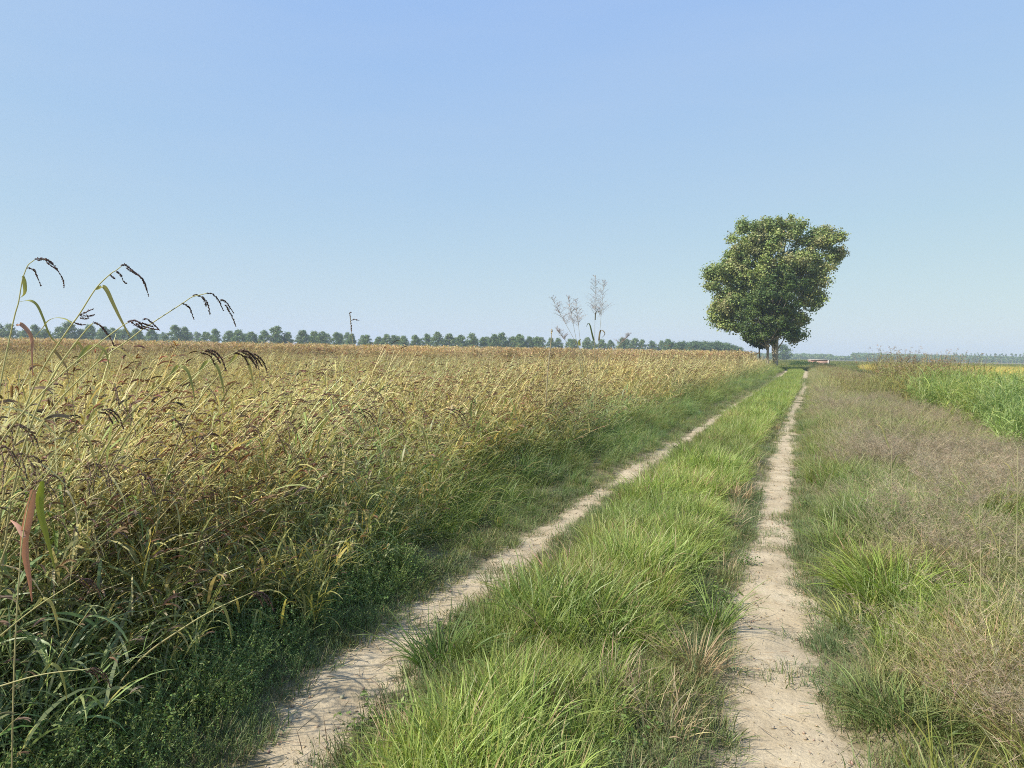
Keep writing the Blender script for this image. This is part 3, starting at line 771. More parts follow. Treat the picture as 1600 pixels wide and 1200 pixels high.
def spike(g, pts, c, size=.0042, dens=520, fl=1.0):
    """a seed spike: seeds packed round a thin branch"""
    q = spline(pts, 40); seg = np.linalg.norm(np.diff(q, axis=0), axis=1); L = seg.sum()
    n = max(14, int(L * dens))
    t = R.random(n) ** .92 * 38.99; i = t.astype(int); f = (t - i)[:, None]
    pos = q[i] * (1 - f) + q[i + 1] * f
    tg = q[i + 1] - q[i]; tg /= np.linalg.norm(tg, axis=1, keepdims=True) + 1e-9
    rad_ = size * (.9 - .5 * (t / 39) ** 2)
    pos = pos + R.normal(0, 1, (n, 3)) * (rad_ * .42)[:, None]
    seeds(g, pos, tg + R.normal(0, .35, (n, 3)), size * 1.5 * R.uniform(.7, 1.2, n), size * .8 * R.uniform(.7, 1.2, n), jit(c, n, .35, .12))
    tube(g, q, .0009, 4, (.2, .17, .08))

PURP = (.18, .105, .085)
def hero(name, label, cat, depth, stem, heads_, leaves_, c_stem=(.52, .50, .25), c_head=PURP, r=.004, group=None, dens=1050, hs=.0048):
    sp = np.array([P(x, y, depth) for x, y in stem])
    low = to_ground(sp[0], sp[1])
    full = np.vstack([low, spline(sp, 30)]) if len(low) > 1 else spline(sp, 30)
    root = empty(name, full[0], label, cat, group)
    loc = full[0]
    g = Geo(); n = len(full)
    k = np.linspace(0, 1, n)
    cols = mixc((.36, .30, .15), c_stem, np.clip(k * 1.6, 0, 1))
    tube(g, full, r * (1.15 - .75 * k), 6, cols)
    g.V = [v - loc for v in g.V]; g.obj('stem', M_PLANT, root, smooth=True)
    if heads_:
        for h in heads_:
            g = Geo()
            spike(g, [P(x, y, depth + .02 * j) for j, (x, y) in enumerate(h)], c_head, hs, dens)
            g.V = [v - loc for v in g.V]; g.obj('seed_head', M_PLANT, root)
    for pts, wd, c in leaves_:
        g = Geo()
        q = spline([P(x, y, depth + .01 * j) for j, (x, y) in enumerate(pts)], 26)
        t = np.linspace(0, 1, 26)
        w_ = wd / F * depth * np.where(t < .2, .55 + 2.25 * t, 1 - .9 * ((t - .2) / .8) ** 1.7)
        tw = rt * .8 + fw * .5 + up * .25
        strip(g, q, w_, tw, mixc(c, np.asarray(c) * [1.1, .95, .9], t))
        g.V = [v - loc for v in g.V]; g.obj('leaf', M_PLANT, root, smooth=True)
    return root

LG = (.30, .32, .11); LY_ = (.44, .41, .15); LP = (.42, .26, .19)
BARN = 'single tall barnyard grass stalks'
hero('barnyard_stalk', 'leftmost tall grass stalk with dark drooping seed head above the horizon', 'grass stalk', 3.0,
     [(7, 566), (15, 529), (23.5, 491), (29, 472), (34.5, 439), (39, 425), (44, 414), (54, 406)],
     [[(54, 405), (69, 404), (81.5, 411), (91, 424), (98.7, 438), (100, 450)], [(69, 405), (77, 413), (88, 421)], [(58, 406), (72, 406), (84, 415)], [(43, 418), (53, 422), (58, 432), (64, 447)]],
     [([(36, 431), (38, 441), (39, 453), (37, 460), (32, 465)], 6, LG), ([(29, 472), (47, 470), (58, 477), (67, 496), (78, 524), (91, 537), (110, 549)], 4, LG),
      ([(25, 508), (33, 507), (45, 519), (50, 532), (50, 552), (51, 590)], 6.5, LP)], group=None)
hero('barnyard_stalk', 'tall slanting grass stalk with purple drooping head and one long hanging leaf', 'grass stalk', 2.9,
     [(81, 552), (110, 510), (124, 491), (150, 450.5), (172, 428.6), (182, 422), (189.5, 416)],
     [[(189.5, 415), (196, 414), (205, 421), (214.6, 428.6), (225.6, 439.5), (232.6, 464)], [(197, 418), (210, 427), (219, 433), (225.6, 443), (229.5, 455)], [(182, 424), (189, 430), (193, 439.5), (198, 443)],
      [(172, 429), (176, 432.5), (180, 436)], [(125, 493), (133, 488), (146, 482.6)], [(127, 494), (141, 493.5), (148, 491.5)], [(125, 497), (132, 498), (139, 497)], [(116, 504), (126, 507), (135, 507)]],
     [([(150, 452), (161, 448), (167.6, 455), (175.5, 472), (186, 494), (196, 513), (203.6, 527)], 6.5, LY_), ([(113, 505), (102, 498), (88, 496), (75, 501), (66, 513), (52, 529)], 3, LG),
      ([(96, 530), (85, 545), (92, 556), (104, 575), (107, 600)], 5, (.30, .24, .12))])
hero('barnyard_stalk', 'long grass stalk leaning far right with several separate hanging seed spikes', 'grass stalk', 3.0,
     [(110, 606), (160, 560), (200, 532), (222, 515), (241, 502.5), (285, 474), (300, 464), (316, 460), (324, 458)],
     [[(300, 464), (306, 460.6), (315, 464), (321, 469), (326, 479), (328, 492)], [(316, 465), (320.6, 472.5), (322, 479)], [(323, 458), (331, 459), (339, 466), (344, 474), (349, 485)],
      [(345, 469), (351, 470), (357.5, 477.5), (365, 489)], [(352, 476), (357.5, 485), (364, 498), (369, 511)], [(285, 474), (292.5, 477.5), (297.5, 484), (303, 499)]],
     [([(150, 569), (165, 545), (185, 545), (205, 560), (218, 574)], 4, LY_)], c_head=(.12, .075, .05))
hero('barnyard_stalk', 'slanting grass stalk whose bushy brown head crosses the far tree row', 'grass stalk', 2.7,
     [(40, 640), (90, 590), (150, 540), (190, 510), (200, 504)],
     [[(200, 503), (207.5, 501), (215, 502.5), (222.5, 509), (234, 512.5), (250, 516)], [(222.5, 498.5), (231, 499), (239, 506), (249, 515)], [(212, 505), (222, 512), (232, 516)], [(215, 503), (228, 507), (240, 511)], [(205, 503), (214, 509), (221, 514)]],
     [([(120, 565), (135, 545), (150, 540), (165, 550), (172, 580)], 6, LG)])
hero('barnyard_stalk', 'short grass stalk with a thin drooping dark head beside the second tall stalk', 'grass stalk', 2.8,
     [(100, 560), (118, 536), (135, 515), (145, 505)],
     [[(145, 504), (155, 507), (163, 516), (172, 527), (178, 540)], [(150, 505), (160, 512), (167, 522)]], [([(112, 545), (120, 535), (128, 545), (131, 570)], 5, LY_)])
hero('lone_stalk', 'single thin upright stalk with small knobbly head standing above the middle of the field', 'grass stalk', 11.0,
     [(559, 612), (557, 575), (551, 530), (549, 519), (548, 500), (547, 489)],
     [[(549, 519), (548, 505), (547, 492)], [(550, 500), (555, 499), (561, 501)], [(547, 494), (546, 489), (549, 488)], [(549, 515), (549.5, 508)]], [], c_stem=(.36, .31, .17), c_head=(.14, .085, .06), r=.006, dens=300, hs=.012)
for (sx, sy, ex, ey, dp, lab) in [
        (210, 640, 320, 548, 3.2, 'yellow leaning stalk with drooping head just below the horizon at left'),
        (250, 625, 372, 548, 3.4, 'pale slanting stalk ending in a small brown head near the maize band'),
        (330, 600, 385, 553, 3.6, 'thin straw coloured stalk with an arched dry leaf left of centre'),
        (60, 760, 160, 640, 2.6, 'leaning stalk with dark head in the lower left thicket'),
        (420, 720, 560, 640, 6.0, 'long bare straw stalk slanting right across the golden rice'),
        (560, 720, 700, 640, 7.0, 'slanting straw stalk in front of the rice at mid left'),
        (600, 740, 612, 655, 8.0, 'upright stalk with hooked purplish head in the rice'),
        (-20, 1010, 125, 905, 2.3, 'pale stalk with brown drooping head low in the left foreground'),
        (250, 1005, 395, 925, 2.9, 'arching stalk with reddish brown seed head over the dark green weeds'),
        (-10, 1075, 140, 1045, 2.15, 'low arching stalk with hanging brown head at bottom left')]:
    mx, my = (sx + ex) / 2, (sy + ey) / 2 - 6
    hd = [[(ex, ey), (ex + 14, ey + 1), (ex + 26, ey + 12), (ex + 33, ey + 30)], [(ex - 6, ey + 3), (ex + 8, ey + 8), (ex + 16, ey + 22)], [(ex + 4, ey), (ex + 17, ey + 8), (ex + 25, ey + 20)]]
    lf = [([(mx, my), (mx + 14, my - 16), (mx + 28, my - 8), (mx + 36, my + 18), (mx + 40, my + 44)], 5.5, LY_ if R.random() < .5 else LG)]
    hero('barnyard_stalk', lab, 'grass stalk', dp, [(sx, sy), (mx, my), (ex, ey)], hd, lf, c_stem=(.46, .43, .20), c_head=(.15, .09, .065), r=.0045 * min(1, dp / 3.4), hs=.0062 * min(1, dp / 3.2))

def stalk_kit():
    n = 17
    L = R.uniform(1.35, 1.75); ph = np.linspace(.12, R.uniform(.75, 1.15), n)
    q = np.cumsum(np.stack([np.sin(ph), R.normal(0, .03, n), np.cos(ph)], 1) * L / n, 0)
    g = Geo(); tube(g, q, np.linspace(.0048, .0016, n), 6, mixc((.48, .40, .21), (.60, .55, .28), np.linspace(0, 1, n)))
    st = g.mesh('stem', M_PLANT, True); hd = []; lv = []
    for k in range(R.integers(2, 5)):
        b = q[-1 - (k > 2) - (k > 3)]
        a = R.normal(0, .6); l_ = R.uniform(.07, .13); ex = np.array([np.cos(a), np.sin(a), 0])
        g = Geo(); spike(g, [b, b + ex * l_ * .4 + [0, 0, .01], b + ex * l_ * .75 + [0, 0, -l_ * .3], b + ex * l_ * .9 + [0, 0, -l_ * .75]], (.25, .165, .11), .0048, 700)
        hd.append(g.mesh('seed_head', M_PLANT))
    for k in range(4):
        b = q[R.integers(3, 14)]; a = R.normal(0, 1.3); l_ = R.uniform(.2, .38); ex = np.array([np.cos(a), np.sin(a), 0]); dr = R.uniform(.4, 1.1)
        c = [(.52, .46, .19), (.30, .36, .11), (.54, .44, .25), (.22, .30, .08)][R.integers(4)]
        g = Geo(); w_ = spline([b, b + ex * l_ * .35 + [0, 0, l_ * .3], b + ex * l_ * .65 + [0, 0, l_ * (.3 - dr * .4)], b + ex * l_ * .8 + [0, 0, l_ * (.2 - dr)]], 14)
        strip(g, w_, .015 * np.concatenate([[.5, .8, 1], np.linspace(1, .1, 11)]), np.array([-ex[1], ex[0], .2]), c)
        lv.append(g.mesh('leaf', M_PLANT, True))
    return [('stem', st)] + [('seed_head', h) for h in hd] + [('leaf', l) for l in lv]
SKIT = [stalk_kit() for _ in range(7)]
p = bands([(2.2, 5.0, 34.0), (5.0, 9, 5.5)]); x, y, d, u, v = field(p)
p = p[(u > 1.2) & (u < 6)]; R.shuffle(p)
for (px_, py_) in p[:180]:
    root = empty('leaning_stalk', (px_, py_, float(H(px_, py_)) - .02), 'straw coloured stalk leaning right in the tangled left thicket', 'grass stalk', 'leaning stalks of the left thicket')
    root.rotation_euler = (R.normal(0, .12), R.normal(0, .12), SHIFT + R.normal(0, .45)); root.scale = (R.uniform(.85, 1.15),) * 3
    for nm, me in SKIT[R.integers(7)]:
        o = bpy.data.objects.new(nm, me); o.parent = root; COL.objects.link(o)

# broad dying leaves at the left edge
hero('dying_leaf_plant', 'grass plant with one broad salmon pink dying leaf at the left edge', 'grass stalk', 2.3,
     [(30, 900), (34, 850), (42, 800), (52, 765)], [],
     [([(52, 765), (46, 800), (38, 840), (40, 870), (46, 905), (50, 940)], 13, (.52, .28, .18)), ([(38, 840), (28, 822), (16, 812)], 8, (.50, .30, .22)),
      ([(66, 752), (62, 790), (72, 835), (86, 890)], 11, (.26, .30, .055))], r=.0025)

# johnson grass clump
def plume(name, label, depth, base, tip, lv):
    b = P(*base, depth); t = P(*tip, depth)
    low = to_ground(b, b + (b - t) * -.3 + [0, 0, .0]) if b[2] > 0 else b[None]
    full = np.vstack([low, spline([b, (b + t) / 2 + rt * .015 * (tip[0] - base[0]) * .0, t], 24)])
    loc = full[0]; root = empty(name, loc, label, 'grass stalk')
    g = Geo(); k = np.linspace(0, 1, len(full))
    tube(g, full, .006 - .0045 * k, 5, mixc((.34, .36, .13), (.38, .33, .24), k))
    g.V = [v - loc for v in g.V]; g.obj('stem', M_PLANT, root)
    g = Geo()
    L = np.linalg.norm(t - b); n = 40
    f = R.uniform(.45, .98, n); p = b + (t - b) * f[:, None]
    bl = L * .30 * (1.12 - f) * R.uniform(.6, 1.2, n) + .03
    c = jit((.36, .31, .27), n, .2)
    cen = ribbons(g, p, R.uniform(0, 6.28, n), bl, .0034, R.uniform(.5, 1.0, n), R.uniform(.1, .7, n), 5, c, c, tw=1, tip=.5)
    for kk in range(1, 6):
        cc = jit((.34, .27, .24), n, .25)
        seeds(g, cen[:, kk] + R.normal(0, .006, (n, 3)), R.normal(0, .5, (n, 3)) + [0, 0, -.6], R.uniform(.010, .02, n), .0045, cc)
        ribbons(g, cen[:, kk - 1], R.uniform(0, 6.28, n), bl * .3, .003, R.uniform(.5, 1.3, n), .5, 2, cc, cc, tw=1, tip=.5)
    g.V = [v - loc for v in g.V]; g.obj('plume', M_PLANT, root)
    for pts, wd, c in lv:
        g = Geo(); q = spline([P(x, y, depth) for x, y in pts], 20); tt = np.linspace(0, 1, 20)
        strip(g, q, wd / F * depth * (1 - .9 * tt ** 1.8), rt + fw * .4, c)
        g.V = [v - loc for v in g.V]; g.obj('leaf', M_PLANT, root)
JD = 12.0
plume('plumed_grass', 'tallest feathery plumed grass standing over the field left of the tree', JD, (929, 545), (930.5, 430), [([(928, 532), (925, 520), (922, 508), (919, 505), (916, 511)], 3, (.12, .15, .05)), ([(930, 500), (931, 489), (935, 487), (938, 495)], 2, (.22, .18, .1))])
plume('plumed_grass', 'slim plumed grass just right of the tallest plume', JD + .2, (935, 545), (944, 436), [([(936, 532), (938, 518), (942, 517), (945, 522), (940, 528)], 3, (.30, .22, .12))])
plume('plumed_grass', 'feathery plumed grass leaning furthest left in the clump', JD - .2, (905, 545), (861, 464), [])
plume('plumed_grass', 'middle plumed grass of the loose clump left of the tallest', JD, (903, 545), (887.5, 463), [])
plume('plumed_grass', 'plumed grass between the leaning one and the tallest plume', JD + .4, (908, 545), (899, 467), [([(906, 540), (905, 533), (908, 530)], 4, (.36, .36, .09))])
plume('plumed_grass', 'short open plume low in the clump behind the leaning grass', JD - .3, (895, 548), (868, 512), [])
plume('plumed_grass', 'small drooping plume on the right of the clump above the maize', JD + .6, (955, 552), (985, 521), [])
hero('dry_stalk', 'short dry stalk with a pale knob left of the plumed clump', 'grass stalk', 11, [(858, 560), (861, 535), (862, 518)], [[(862, 520), (862, 515)]], [], c_stem=(.42, .36, .24), c_head=(.45, .36, .22), r=.012, dens=300, hs=.02)

# green tussocks and tall stems on the right
def tussock(name, label, px, py, n, h, rr, c0, c1, wd=.006):
    p = onz(px, py); p[2] = H(p[0], p[1]) - .01
    g = Geo()
    a = R.uniform(0, 6.28, n); r = rr * np.sqrt(R.random(n))
    ribbons(g, np.stack([np.cos(a) * r, np.sin(a) * r, 0 * a], 1), a + R.normal(0, .5, n), h * R.uniform(.5, 1.15, n), wd * R.uniform(.6, 1.3, n), .15 + r / rr * .45 + np.abs(R.normal(0, .15, n)), R.uniform(.3, 1.5, n), 7, jit(c0, n), jit(c1, n), tip=.08)
    o = bpy.data.objects.new(name, g.mesh(name, M_PLANT)); o.location = p; COL.objects.link(o)
    tag(o, label, 'grass tuft')
tussock('grass_tussock', 'large bright green grass tussock on the right verge beside the track', 1395, 950, 560, .44, .26, (.18, .26, .045), (.31, .38, .08), .0075)
tussock('grass_tussock', 'fresh green tussock standing right of the largest one', 1450, 930, 240, .36, .2, (.15, .22, .045), (.25, .31, .07))
tussock('grass_tussock', 'small green tussock close to the right rut in mid distance', 1330, 860, 200, .32, .22, (.17, .22, .06), (.28, .31, .10))
tussock('grass_tussock', 'green tussock near the right edge below the reeds', 1560, 830, 300, .6, .3, (.14, .20, .045), (.24, .29, .08), .009)
tussock('grass_tussock', 'pale green tussock further up the right verge', 1310, 760, 240, .45, .3, (.19, .23, .07), (.32, .33, .13), .008)
tussock('grass_tussock', 'olive tussock at the very bottom of the right verge', 1380, 1120, 240, .24, .15, (.15, .19, .055), (.26, .28, .10), .005)
tussock('grass_tussock', 'yellow green tussock at the foot of the larger right verge tussock', 1345, 985, 160, .30, .14, (.22, .26, .06), (.34, .34, .11))
tussock('grass_tussock', 'low dark green tussock in the bottom right corner', 1420, 1150, 200, .22, .18, (.10, .16, .04), (.18, .22, .07))
tussock('grass_tussock', 'small isolated tuft lying on the left edge of the right rut', 1150, 1058, 40, .12, .03, (.12, .17, .06), (.18, .22, .09), .004)
tussock('grass_tussock', 'slender green tuft on the middle strip beside the right rut', 1118, 985, 80, .42, .06, (.13, .20, .04), (.20, .27, .06))
tussock('grass_tussock', 'dark green spreading tuft overhanging the left rut', 690, 1050, 180, .36, .13, (.08, .14, .03), (.13, .19, .05))
tussock('grass_tussock', 'straw brown flattened tussock at the right edge of the middle strip', 1085, 1060, 170, .30, .12, (.36, .27, .14), (.40, .31, .17), .004)
for (bx, by, tx, ty, dp, lab) in [(1585, 1000, 1590, 700, 3.6, 'tall pale jointed stem at the right edge of the picture'), (1532, 950, 1530, 780, 3.9, 'upright pale stem among the brown grass near the right edge'),
                                  (1558, 960, 1563, 800, 3.8, 'straw stem between the two palest stems at right'), (1393, 800, 1391, 640, 6.5, 'thin dry upright stem in the middle of the right verge')]:
    hero('dry_grass_stalk', lab, 'grass stalk', dp, [(bx, by), ((bx + tx) / 2 + 1, (by + ty) / 2), (tx, ty)], [], [([(tx - 1, ty + 60), (tx - 12, ty + 30), (tx - 22, ty + 22)], 4, LY_), ([(tx, ty + 100), (tx + 10, ty + 75), (tx + 19, ty + 70)], 4, LG)], c_stem=(.46, .43, .24), r=.0026)

# ------------------------------------------------------------------ trees
def limb(g, pts, r0_, r1_, n=7, c=(1, 1, 1)):
    q = spline(pts, 14)
    tube(g, q, np.linspace(r0_, r1_, 14), n, c)

def crown_mesh(cl, per, ls, pal, squash=.8, tr=M_LEAF, name='crown'):
    """leaf-sized faces in many clusters: cl is (n,4) centre and radius"""
    g = Geo()
    for (x, y, z, r), c in zip(cl, pal):
        n = int(per * r * r)
        d = R.normal(size=(n, 3)); d /= np.linalg.norm(d, axis=1, keepdims=True)
        rr = r * (R.random(n) ** .65) * R.uniform(.7, 1.55, n)
        p = np.array([x, y, z]) + d * rr[:, None] * [1, 1, squash]
        nn = d * .6 + R.normal(0, .55, (n, 3)) + [0, 0, .45]
        l = ls * R.uniform(.6, 1.25, n)
        leaves(g, p, nn, l, l * .8, jit(c, n, .18, .07), .1)
    return g.mesh(name, tr)

SC = 95.0 / F
def blob_clusters(blobs, n, depth0, axis_px, rmin, rmax, flat=.85):
    """clusters spread through the volume of round masses given at their real size"""
    out = []
    w_ = np.array([b[2] ** 2.2 for b in blobs]); w_ = w_ / w_.sum()
    for k in range(n):
        bx, by, br = blobs[R.choice(len(blobs), p=w_)]
        d = R.normal(size=3); d /= np.linalg.norm(d)
        q = d * R.random() ** .36 * max(br - rmin / SC, 3) * SC
        c = P(bx, by, depth0)
        dy = R.normal(0, .5) * br * SC
        out.append([*(c + rt * q[0] + up * q[2] + fw * (q[1] * 1.1 + dy * .4)), R.uniform(rmin, rmax)])
    return np.array(out)

def big_tree(name, label, depth, trunk_px, base_px, blobs, n, per, ls, cols, barkm, rtrunk, rmin=.55, rmax=1.15, nlimb=26, topk=.55, twin=()):
    base = P(*base_px, depth); base[2] = H(base[0], base[1]) - .05
    root = empty(name, base, label, 'tree')
    cl = blob_clusters(blobs, n, depth, None, rmin, rmax)
    pal = [np.asarray(cols[R.integers(len(cols))]) * R.uniform(.85, 1.15) for _ in cl]
    cl0 = cl.copy(); cl0[:, :3] -= base
    me = crown_mesh(cl0, per, ls, pal)
    co = bpy.data.objects.new('crown', me); COL.objects.link(co); co.parent = root
    g = Geo()
    top = cl[:, 2].max()
    tp = [base] + [P(x, y, depth) for x, y in trunk_px]
    sp = spline(tp, 24); tube(g, sp, np.linspace(rtrunk, rtrunk * .25, 24), 9, (1, 1, 1))
    for pts, r_ in twin:
        limb(g, [P(x, y, depth) for x, y in pts], r_, r_ * .5)
    idx = R.permutation(len(cl))[:nlimb]
    for i in idx:
        e = cl[i, :3]
        h = np.clip((e[2] - base[2]) * R.uniform(.45, .78) / (sp[-1, 2] - base[2]), .12, .95)
        s = sp[int(h * 23)]
        mid = s * .5 + e * .5 + np.array([0, 0, -.06 * np.linalg.norm((e - s)[:2]) + .1])
        limb(g, [s, mid, e], rtrunk * .34 * (1.1 - h * .5), .025, 5)
    g.V = [v - base for v in g.V]
    g.obj('trunk', barkm, root, smooth=True)
    return root

POP = [(1172, 385, 36), (1150, 405, 26), (1205, 366, 30), (1238, 358, 26), (1188, 358, 20), (1283, 370, 28), (1304, 402, 17), (1275, 420, 32), (1262, 460, 30), (1286, 459, 13), (1130, 428, 24), (1115, 443, 16), (1122, 478, 20), (1118, 495, 13),
       (1150, 482, 30), (1210, 425, 50), (1175, 440, 40), (1205, 490, 44), (1240, 500, 26), (1250, 400, 34), (1145, 500, 22), (1246, 525, 14), (1308, 372, 12), (1314, 396, 10), (1128, 505, 14), (1140, 470, 26), (1110, 425, 12), (1255, 500, 16), (1160, 352, 14)]
big_tree('poplar_tree', 'large spreading poplar with pale trunk standing beside the track on the right', 95, [(1213, 535), (1214, 500), (1216, 460), (1222, 410), (1228, 375)], (1212.5, 560), POP, 880, 230, .27,
         [(.28, .335, .105), (.31, .35, .12), (.24, .30, .10), (.34, .345, .155), (.20, .26, .09)], M_PALEBARK, .30, .42, 1.0, 60,
         twin=[([(1212, 575), (1208, 550), (1207, 530), (1200, 505)], .22)])
LOC = [(1172, 524, 13), (1188, 524, 14), (1238, 522, 13), (1202, 470, 34), (1220, 432, 24), (1190, 505, 36), (1166, 517, 14), (1228, 500, 26), (1243, 450, 22), (1182, 475, 26), (1210, 515, 24), (1232, 470, 24)]
big_tree('locust_tree', 'darker finer leaved tree growing in front of the large poplar', 91, [(1200, 540), (1203, 510), (1208, 470), (1214, 440)], (1200, 562), LOC, 200, 380, .24,
         [(.095, .145, .042), (.115, .16, .045), (.08, .125, .038)], M_BARK, .18, .35, .75, 36)
LOW = [(1183, 530, 12), (1170, 526, 10), (1190, 538, 9)]
big_tree('undergrowth_tree', 'small dark tree with thin leaning stem under the large poplar', 97, [(1186, 545), (1182, 530)], (1189, 562), LOW, 40, 420, .26,
         [(.05, .085, .035), (.04, .075, .035)], M_BARK, .12, .4, .75, 8)

# rows of far trees
def tree_kit(n, hgt, wid, ncl, per, ls, cols, low=.12):
    ks = []
    for i in range(n):
        t = R.random(ncl)
        z = hgt * (low + (1 - low) * t * .97)
        env = wid * .5 * (1 - (np.abs(t - .38) / .68) ** 2.4)
        a = R.uniform(0, 6.28, ncl); r = env * np.sqrt(R.random(ncl)) * .85
        cl = np.column_stack([np.cos(a) * r, np.sin(a) * r, z, R.uniform(.08, .15, ncl) * wid])
        pal = [np.asarray(cols[R.integers(len(cols))]) * R.uniform(.85, 1.15) for _ in range(ncl)]
        cm = crown_mesh(cl, per, ls, pal)
        g = Geo()
        tube(g, spline([(0, 0, -.1), (R.normal(0, .08), R.normal(0, .08), hgt * .4), (0, 0, hgt * .9)], 10), np.linspace(hgt * .016, .02, 10), 6, (1, 1, 1))
        for q in cl[::4]:
            limb(g, [(0, 0, q[2] * .7), (q[0] * .5, q[1] * .5, q[2] * .86), q[:3]], hgt * .005, .02, 4)
        ks.append((cm, g.mesh('trunk', M_BARK)))
    return ks

def put_tree(name, ks, loc, s, label, group, sz=None):
    cm, tm = ks[R.integers(len(ks))]
    root = empty(name, loc, label, 'tree', group)
    root.rotation_euler = (0, 0, R.uniform(0, 6.28)); root.scale = (s * R.uniform(.85, 1.15), s * R.uniform(.85, 1.15), sz or s)
    for nm, me in (('crown', cm), ('trunk', tm)):
        o = bpy.data.objects.new(nm, me); o.parent = root; COL.objects.link(o)
    return root

def ground_at(px, depth):
    p = P(px, 560, depth); p[2] = H(p[0], p[1]); return p

PCOL = [(.15, .22, .075), (.18, .25, .085), (.125, .19, .065), (.21, .265, .10)]
KP = tree_kit(9, 10.9, 7.2, 120, 58, .46, PCOL, .14)
KW = tree_kit(4, 8.8, 11, 90, 26, .6, [(.105, .165, .06), (.12, .18, .065), (.095, .15, .055)], .05)
xs = []
x_ = -40.0
while x_ < 845:
    if not (72 < x_ < 90 or 300 < x_ < 308):
        xs.append(x_)
    x_ += (R.uniform(13, 24) if x_ < 560 else R.uniform(11, 19))
for x_ in xs:
    dp = 305 + x_ * .045 + R.normal(0, 3)
    put_tree('field_poplar', KP, ground_at(x_, dp), R.normal(.90, .085), 'young poplar in the long tree row along the far side of the left field', 'poplars in the far tree row')
for x_ in np.arange(-60, 860, 19):
    put_tree('field_poplar', KP, ground_at(x_ + R.normal(0, 6), 470 + R.normal(0, 12)), R.uniform(.9, 1.15), 'paler hazy poplar of the second row showing through gaps in the far tree row', 'poplars in the second far row')
for x_ in np.concatenate([np.arange(862, 1050, 13)]):
    put_tree('field_poplar', KP, ground_at(x_ + R.normal(0, 3), 400 + R.normal(0, 10)), R.uniform(.85, 1.02) * .98, 'poplar of the lower row between the plumed grass and the rounded wood', 'poplars left of the wood')
for x_ in [1048, 1062, 1077, 1090, 1101, 1112, 1124, 1136, 1146, 1155, 1068, 1084, 1106, 1118, 1131]:
    put_tree('wood_tree', KW, ground_at(x_, 380 + R.normal(0, 8)), R.uniform(.92, 1.12) * (1 if x_ < 1140 else .82), 'broad rounded tree of the small wood left of the large poplar', 'trees of the small wood')
put_tree('wood_tree', KW, ground_at(1222, 480), 1.15, 'rounded pale green tree just right of the poplar trunks', None)
# right-hand plantation row and the far woods
KS = tree_kit(4, 12, 6, 26, 18, .9, PCOL, .35)
for x_ in np.arange(1490, 1640, 6.5):
    put_tree('plantation_tree', KS, ground_at(x_ + R.normal(0, 1), 800 + R.normal(0, 6)), R.uniform(.92, 1.05) * .88, 'slender tree of the plantation row on the right horizon', 'plantation trees on the right horizon')
def far_wood():
    g = Geo()
    for px, top in [(a, b) for a, b in zip(np.arange(1160, 1660, 2.2), np.zeros(300))]:
        for k in range(3):
            dp = 850 + 45 * k + R.normal(0, 12)
            hz = 551 + (px - 1220) * .012 if px < 1330 else (549.5 + (px - 1330) * .024)
            if 1300 < px < 1330: hz += 3
            hh = max((539 + .0165 * px - hz), 3) / F * dp + 1.6
            hh *= R.uniform(.86, 1.0)
            p = ground_at(px + R.normal(0, 1), dp)
            n = 110
            d = R.normal(size=(n, 3)); d /= np.linalg.norm(d, axis=1, keepdims=True)
            q = p + d * np.array([3.2, 3.2, hh * .5]) * R.random((n, 1)) ** .4 + [0, 0, hh * .5]
            leaves(g, q, d + R.normal(0, .5, (n, 3)) + [0, 0, .4], R.uniform(.9, 1.6, n), 1.1, jit(PCOL[R.integers(4)], n, .2))
    tag(g.obj('far_wood', M_LEAF), 'long hazy woodland along the right horizon behind the fields', 'woodland', kind='stuff')
far_wood()

# low shrubs where the track bends away
def shrubs():
    g = Geo()
    for px in np.arange(1238, 1300, 1.2):
        p = ground_at(px + R.normal(0, .5), 128 + R.normal(0, 2.5))
        r = R.uniform(.7, 1.15)
        n = 260
        d = R.normal(size=(n, 3)); d /= np.linalg.norm(d, axis=1, keepdims=True); d[:, 2] = np.abs(d[:, 2])
        leaves(g, p + d * [r, r, r * 1.15] * R.random((n, 1)) ** .4, d + R.normal(0, .5, (n, 3)), .16, .12, jit((.07, .115, .035), n, .2))
    tag(g.obj('low_hedge', M_LEAF), 'low dark green hedge where the track bends out of sight', 'hedge')
shrubs()

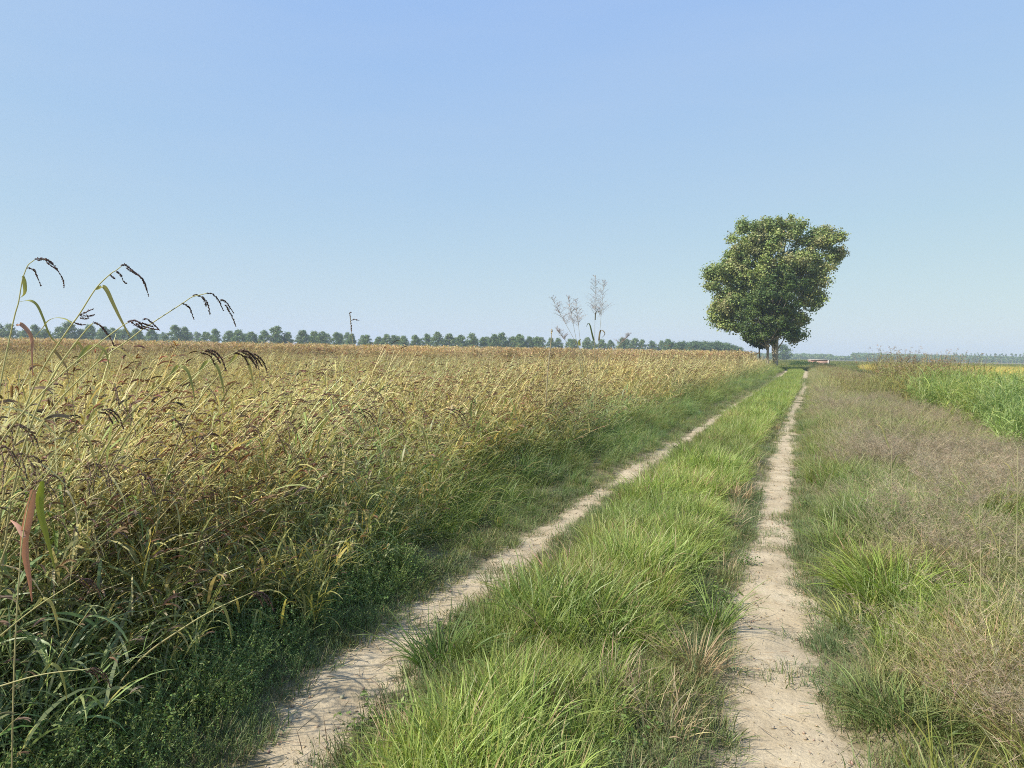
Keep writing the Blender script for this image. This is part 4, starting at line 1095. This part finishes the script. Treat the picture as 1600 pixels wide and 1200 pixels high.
# the low brick structure beyond the hedge
def plain(name, c, c2):
    return bark(name, c, c2)
M_BRICK = plain('pink_brick', (.40, .24, .18), (.52, .34, .26)); M_CAP = plain('pale_coping', (.50, .44, .38), (.62, .56, .50)); M_REC = plain('dark_recess', (.20, .10, .08), (.26, .13, .10))
def box(g, c, hx, hy, hz, bev=.02):
    v = np.array([[sx * hx, sy * hy, sz * hz] for sz in (-1, 1) for sy in (-1, 1) for sx in (-1, 1)], float) + c
    q = [[0, 2, 3, 1], [4, 5, 7, 6], [0, 1, 5, 4], [2, 6, 7, 3], [0, 4, 6, 2], [1, 3, 7, 5]]
    g.add(v, q, (1, 1, 1))
DB = 185.0
pb = P(1279, 566, DB); pb[2] = H(pb[0], pb[1])
rootb = empty('brick_barn', pb, 'low pinkish brick shed with pale flat roof beyond the bend of the track', 'shed')
rootb.rotation_euler = (0, 0, YAW - .15)
W2 = 14.0 / F * DB
g = Geo(); box(g, (0, 0, .76), W2, 1.5, .76); g.obj('wall', M_BRICK, rootb)
g = Geo(); box(g, (0, 0, 1.575), W2 + .12, 1.65, .055); g.obj('roof', M_CAP, rootb)
g = Geo(); box(g, (-W2 * .62, -1.5, 1.0), .45, .03, .35); g.obj('doorway', M_REC, rootb)
g = Geo(); box(g, (W2 * .85, -1.56, .74), .14, .1, .74); g.obj('pillar', M_CAP, rootb)

# ------------------------------------------------------------------ haze
me = bpy.data.meshes.new('haze')
hv = [(x, y, z) for z in (-2.0, 24.0) for y in (-300, 1400) for x in (-1200, 1000)]
me.from_pydata(hv, [], [[0, 2, 3, 1], [4, 5, 7, 6], [0, 1, 5, 4], [2, 6, 7, 3], [0, 4, 6, 2], [1, 3, 7, 5]])
ho = bpy.data.objects.new('haze', me); COL.objects.link(ho)
mh = bpy.data.materials.new('haze'); mh.use_nodes = True
n = mh.node_tree.nodes; n.remove(n['Principled BSDF'])
pv = n.new('ShaderNodeVolumePrincipled'); pv.inputs['Density'].default_value = 0.00045; pv.inputs['Color'].default_value = (.74, .86, 1.0, 1); pv.inputs['Anisotropy'].default_value = 0.2
mh.node_tree.links.new(pv.outputs[0], n['Material Output'].inputs['Volume'])
me.materials.append(mh)
tag(ho, 'thin pale air haze over the whole plain', 'haze', kind='stuff')
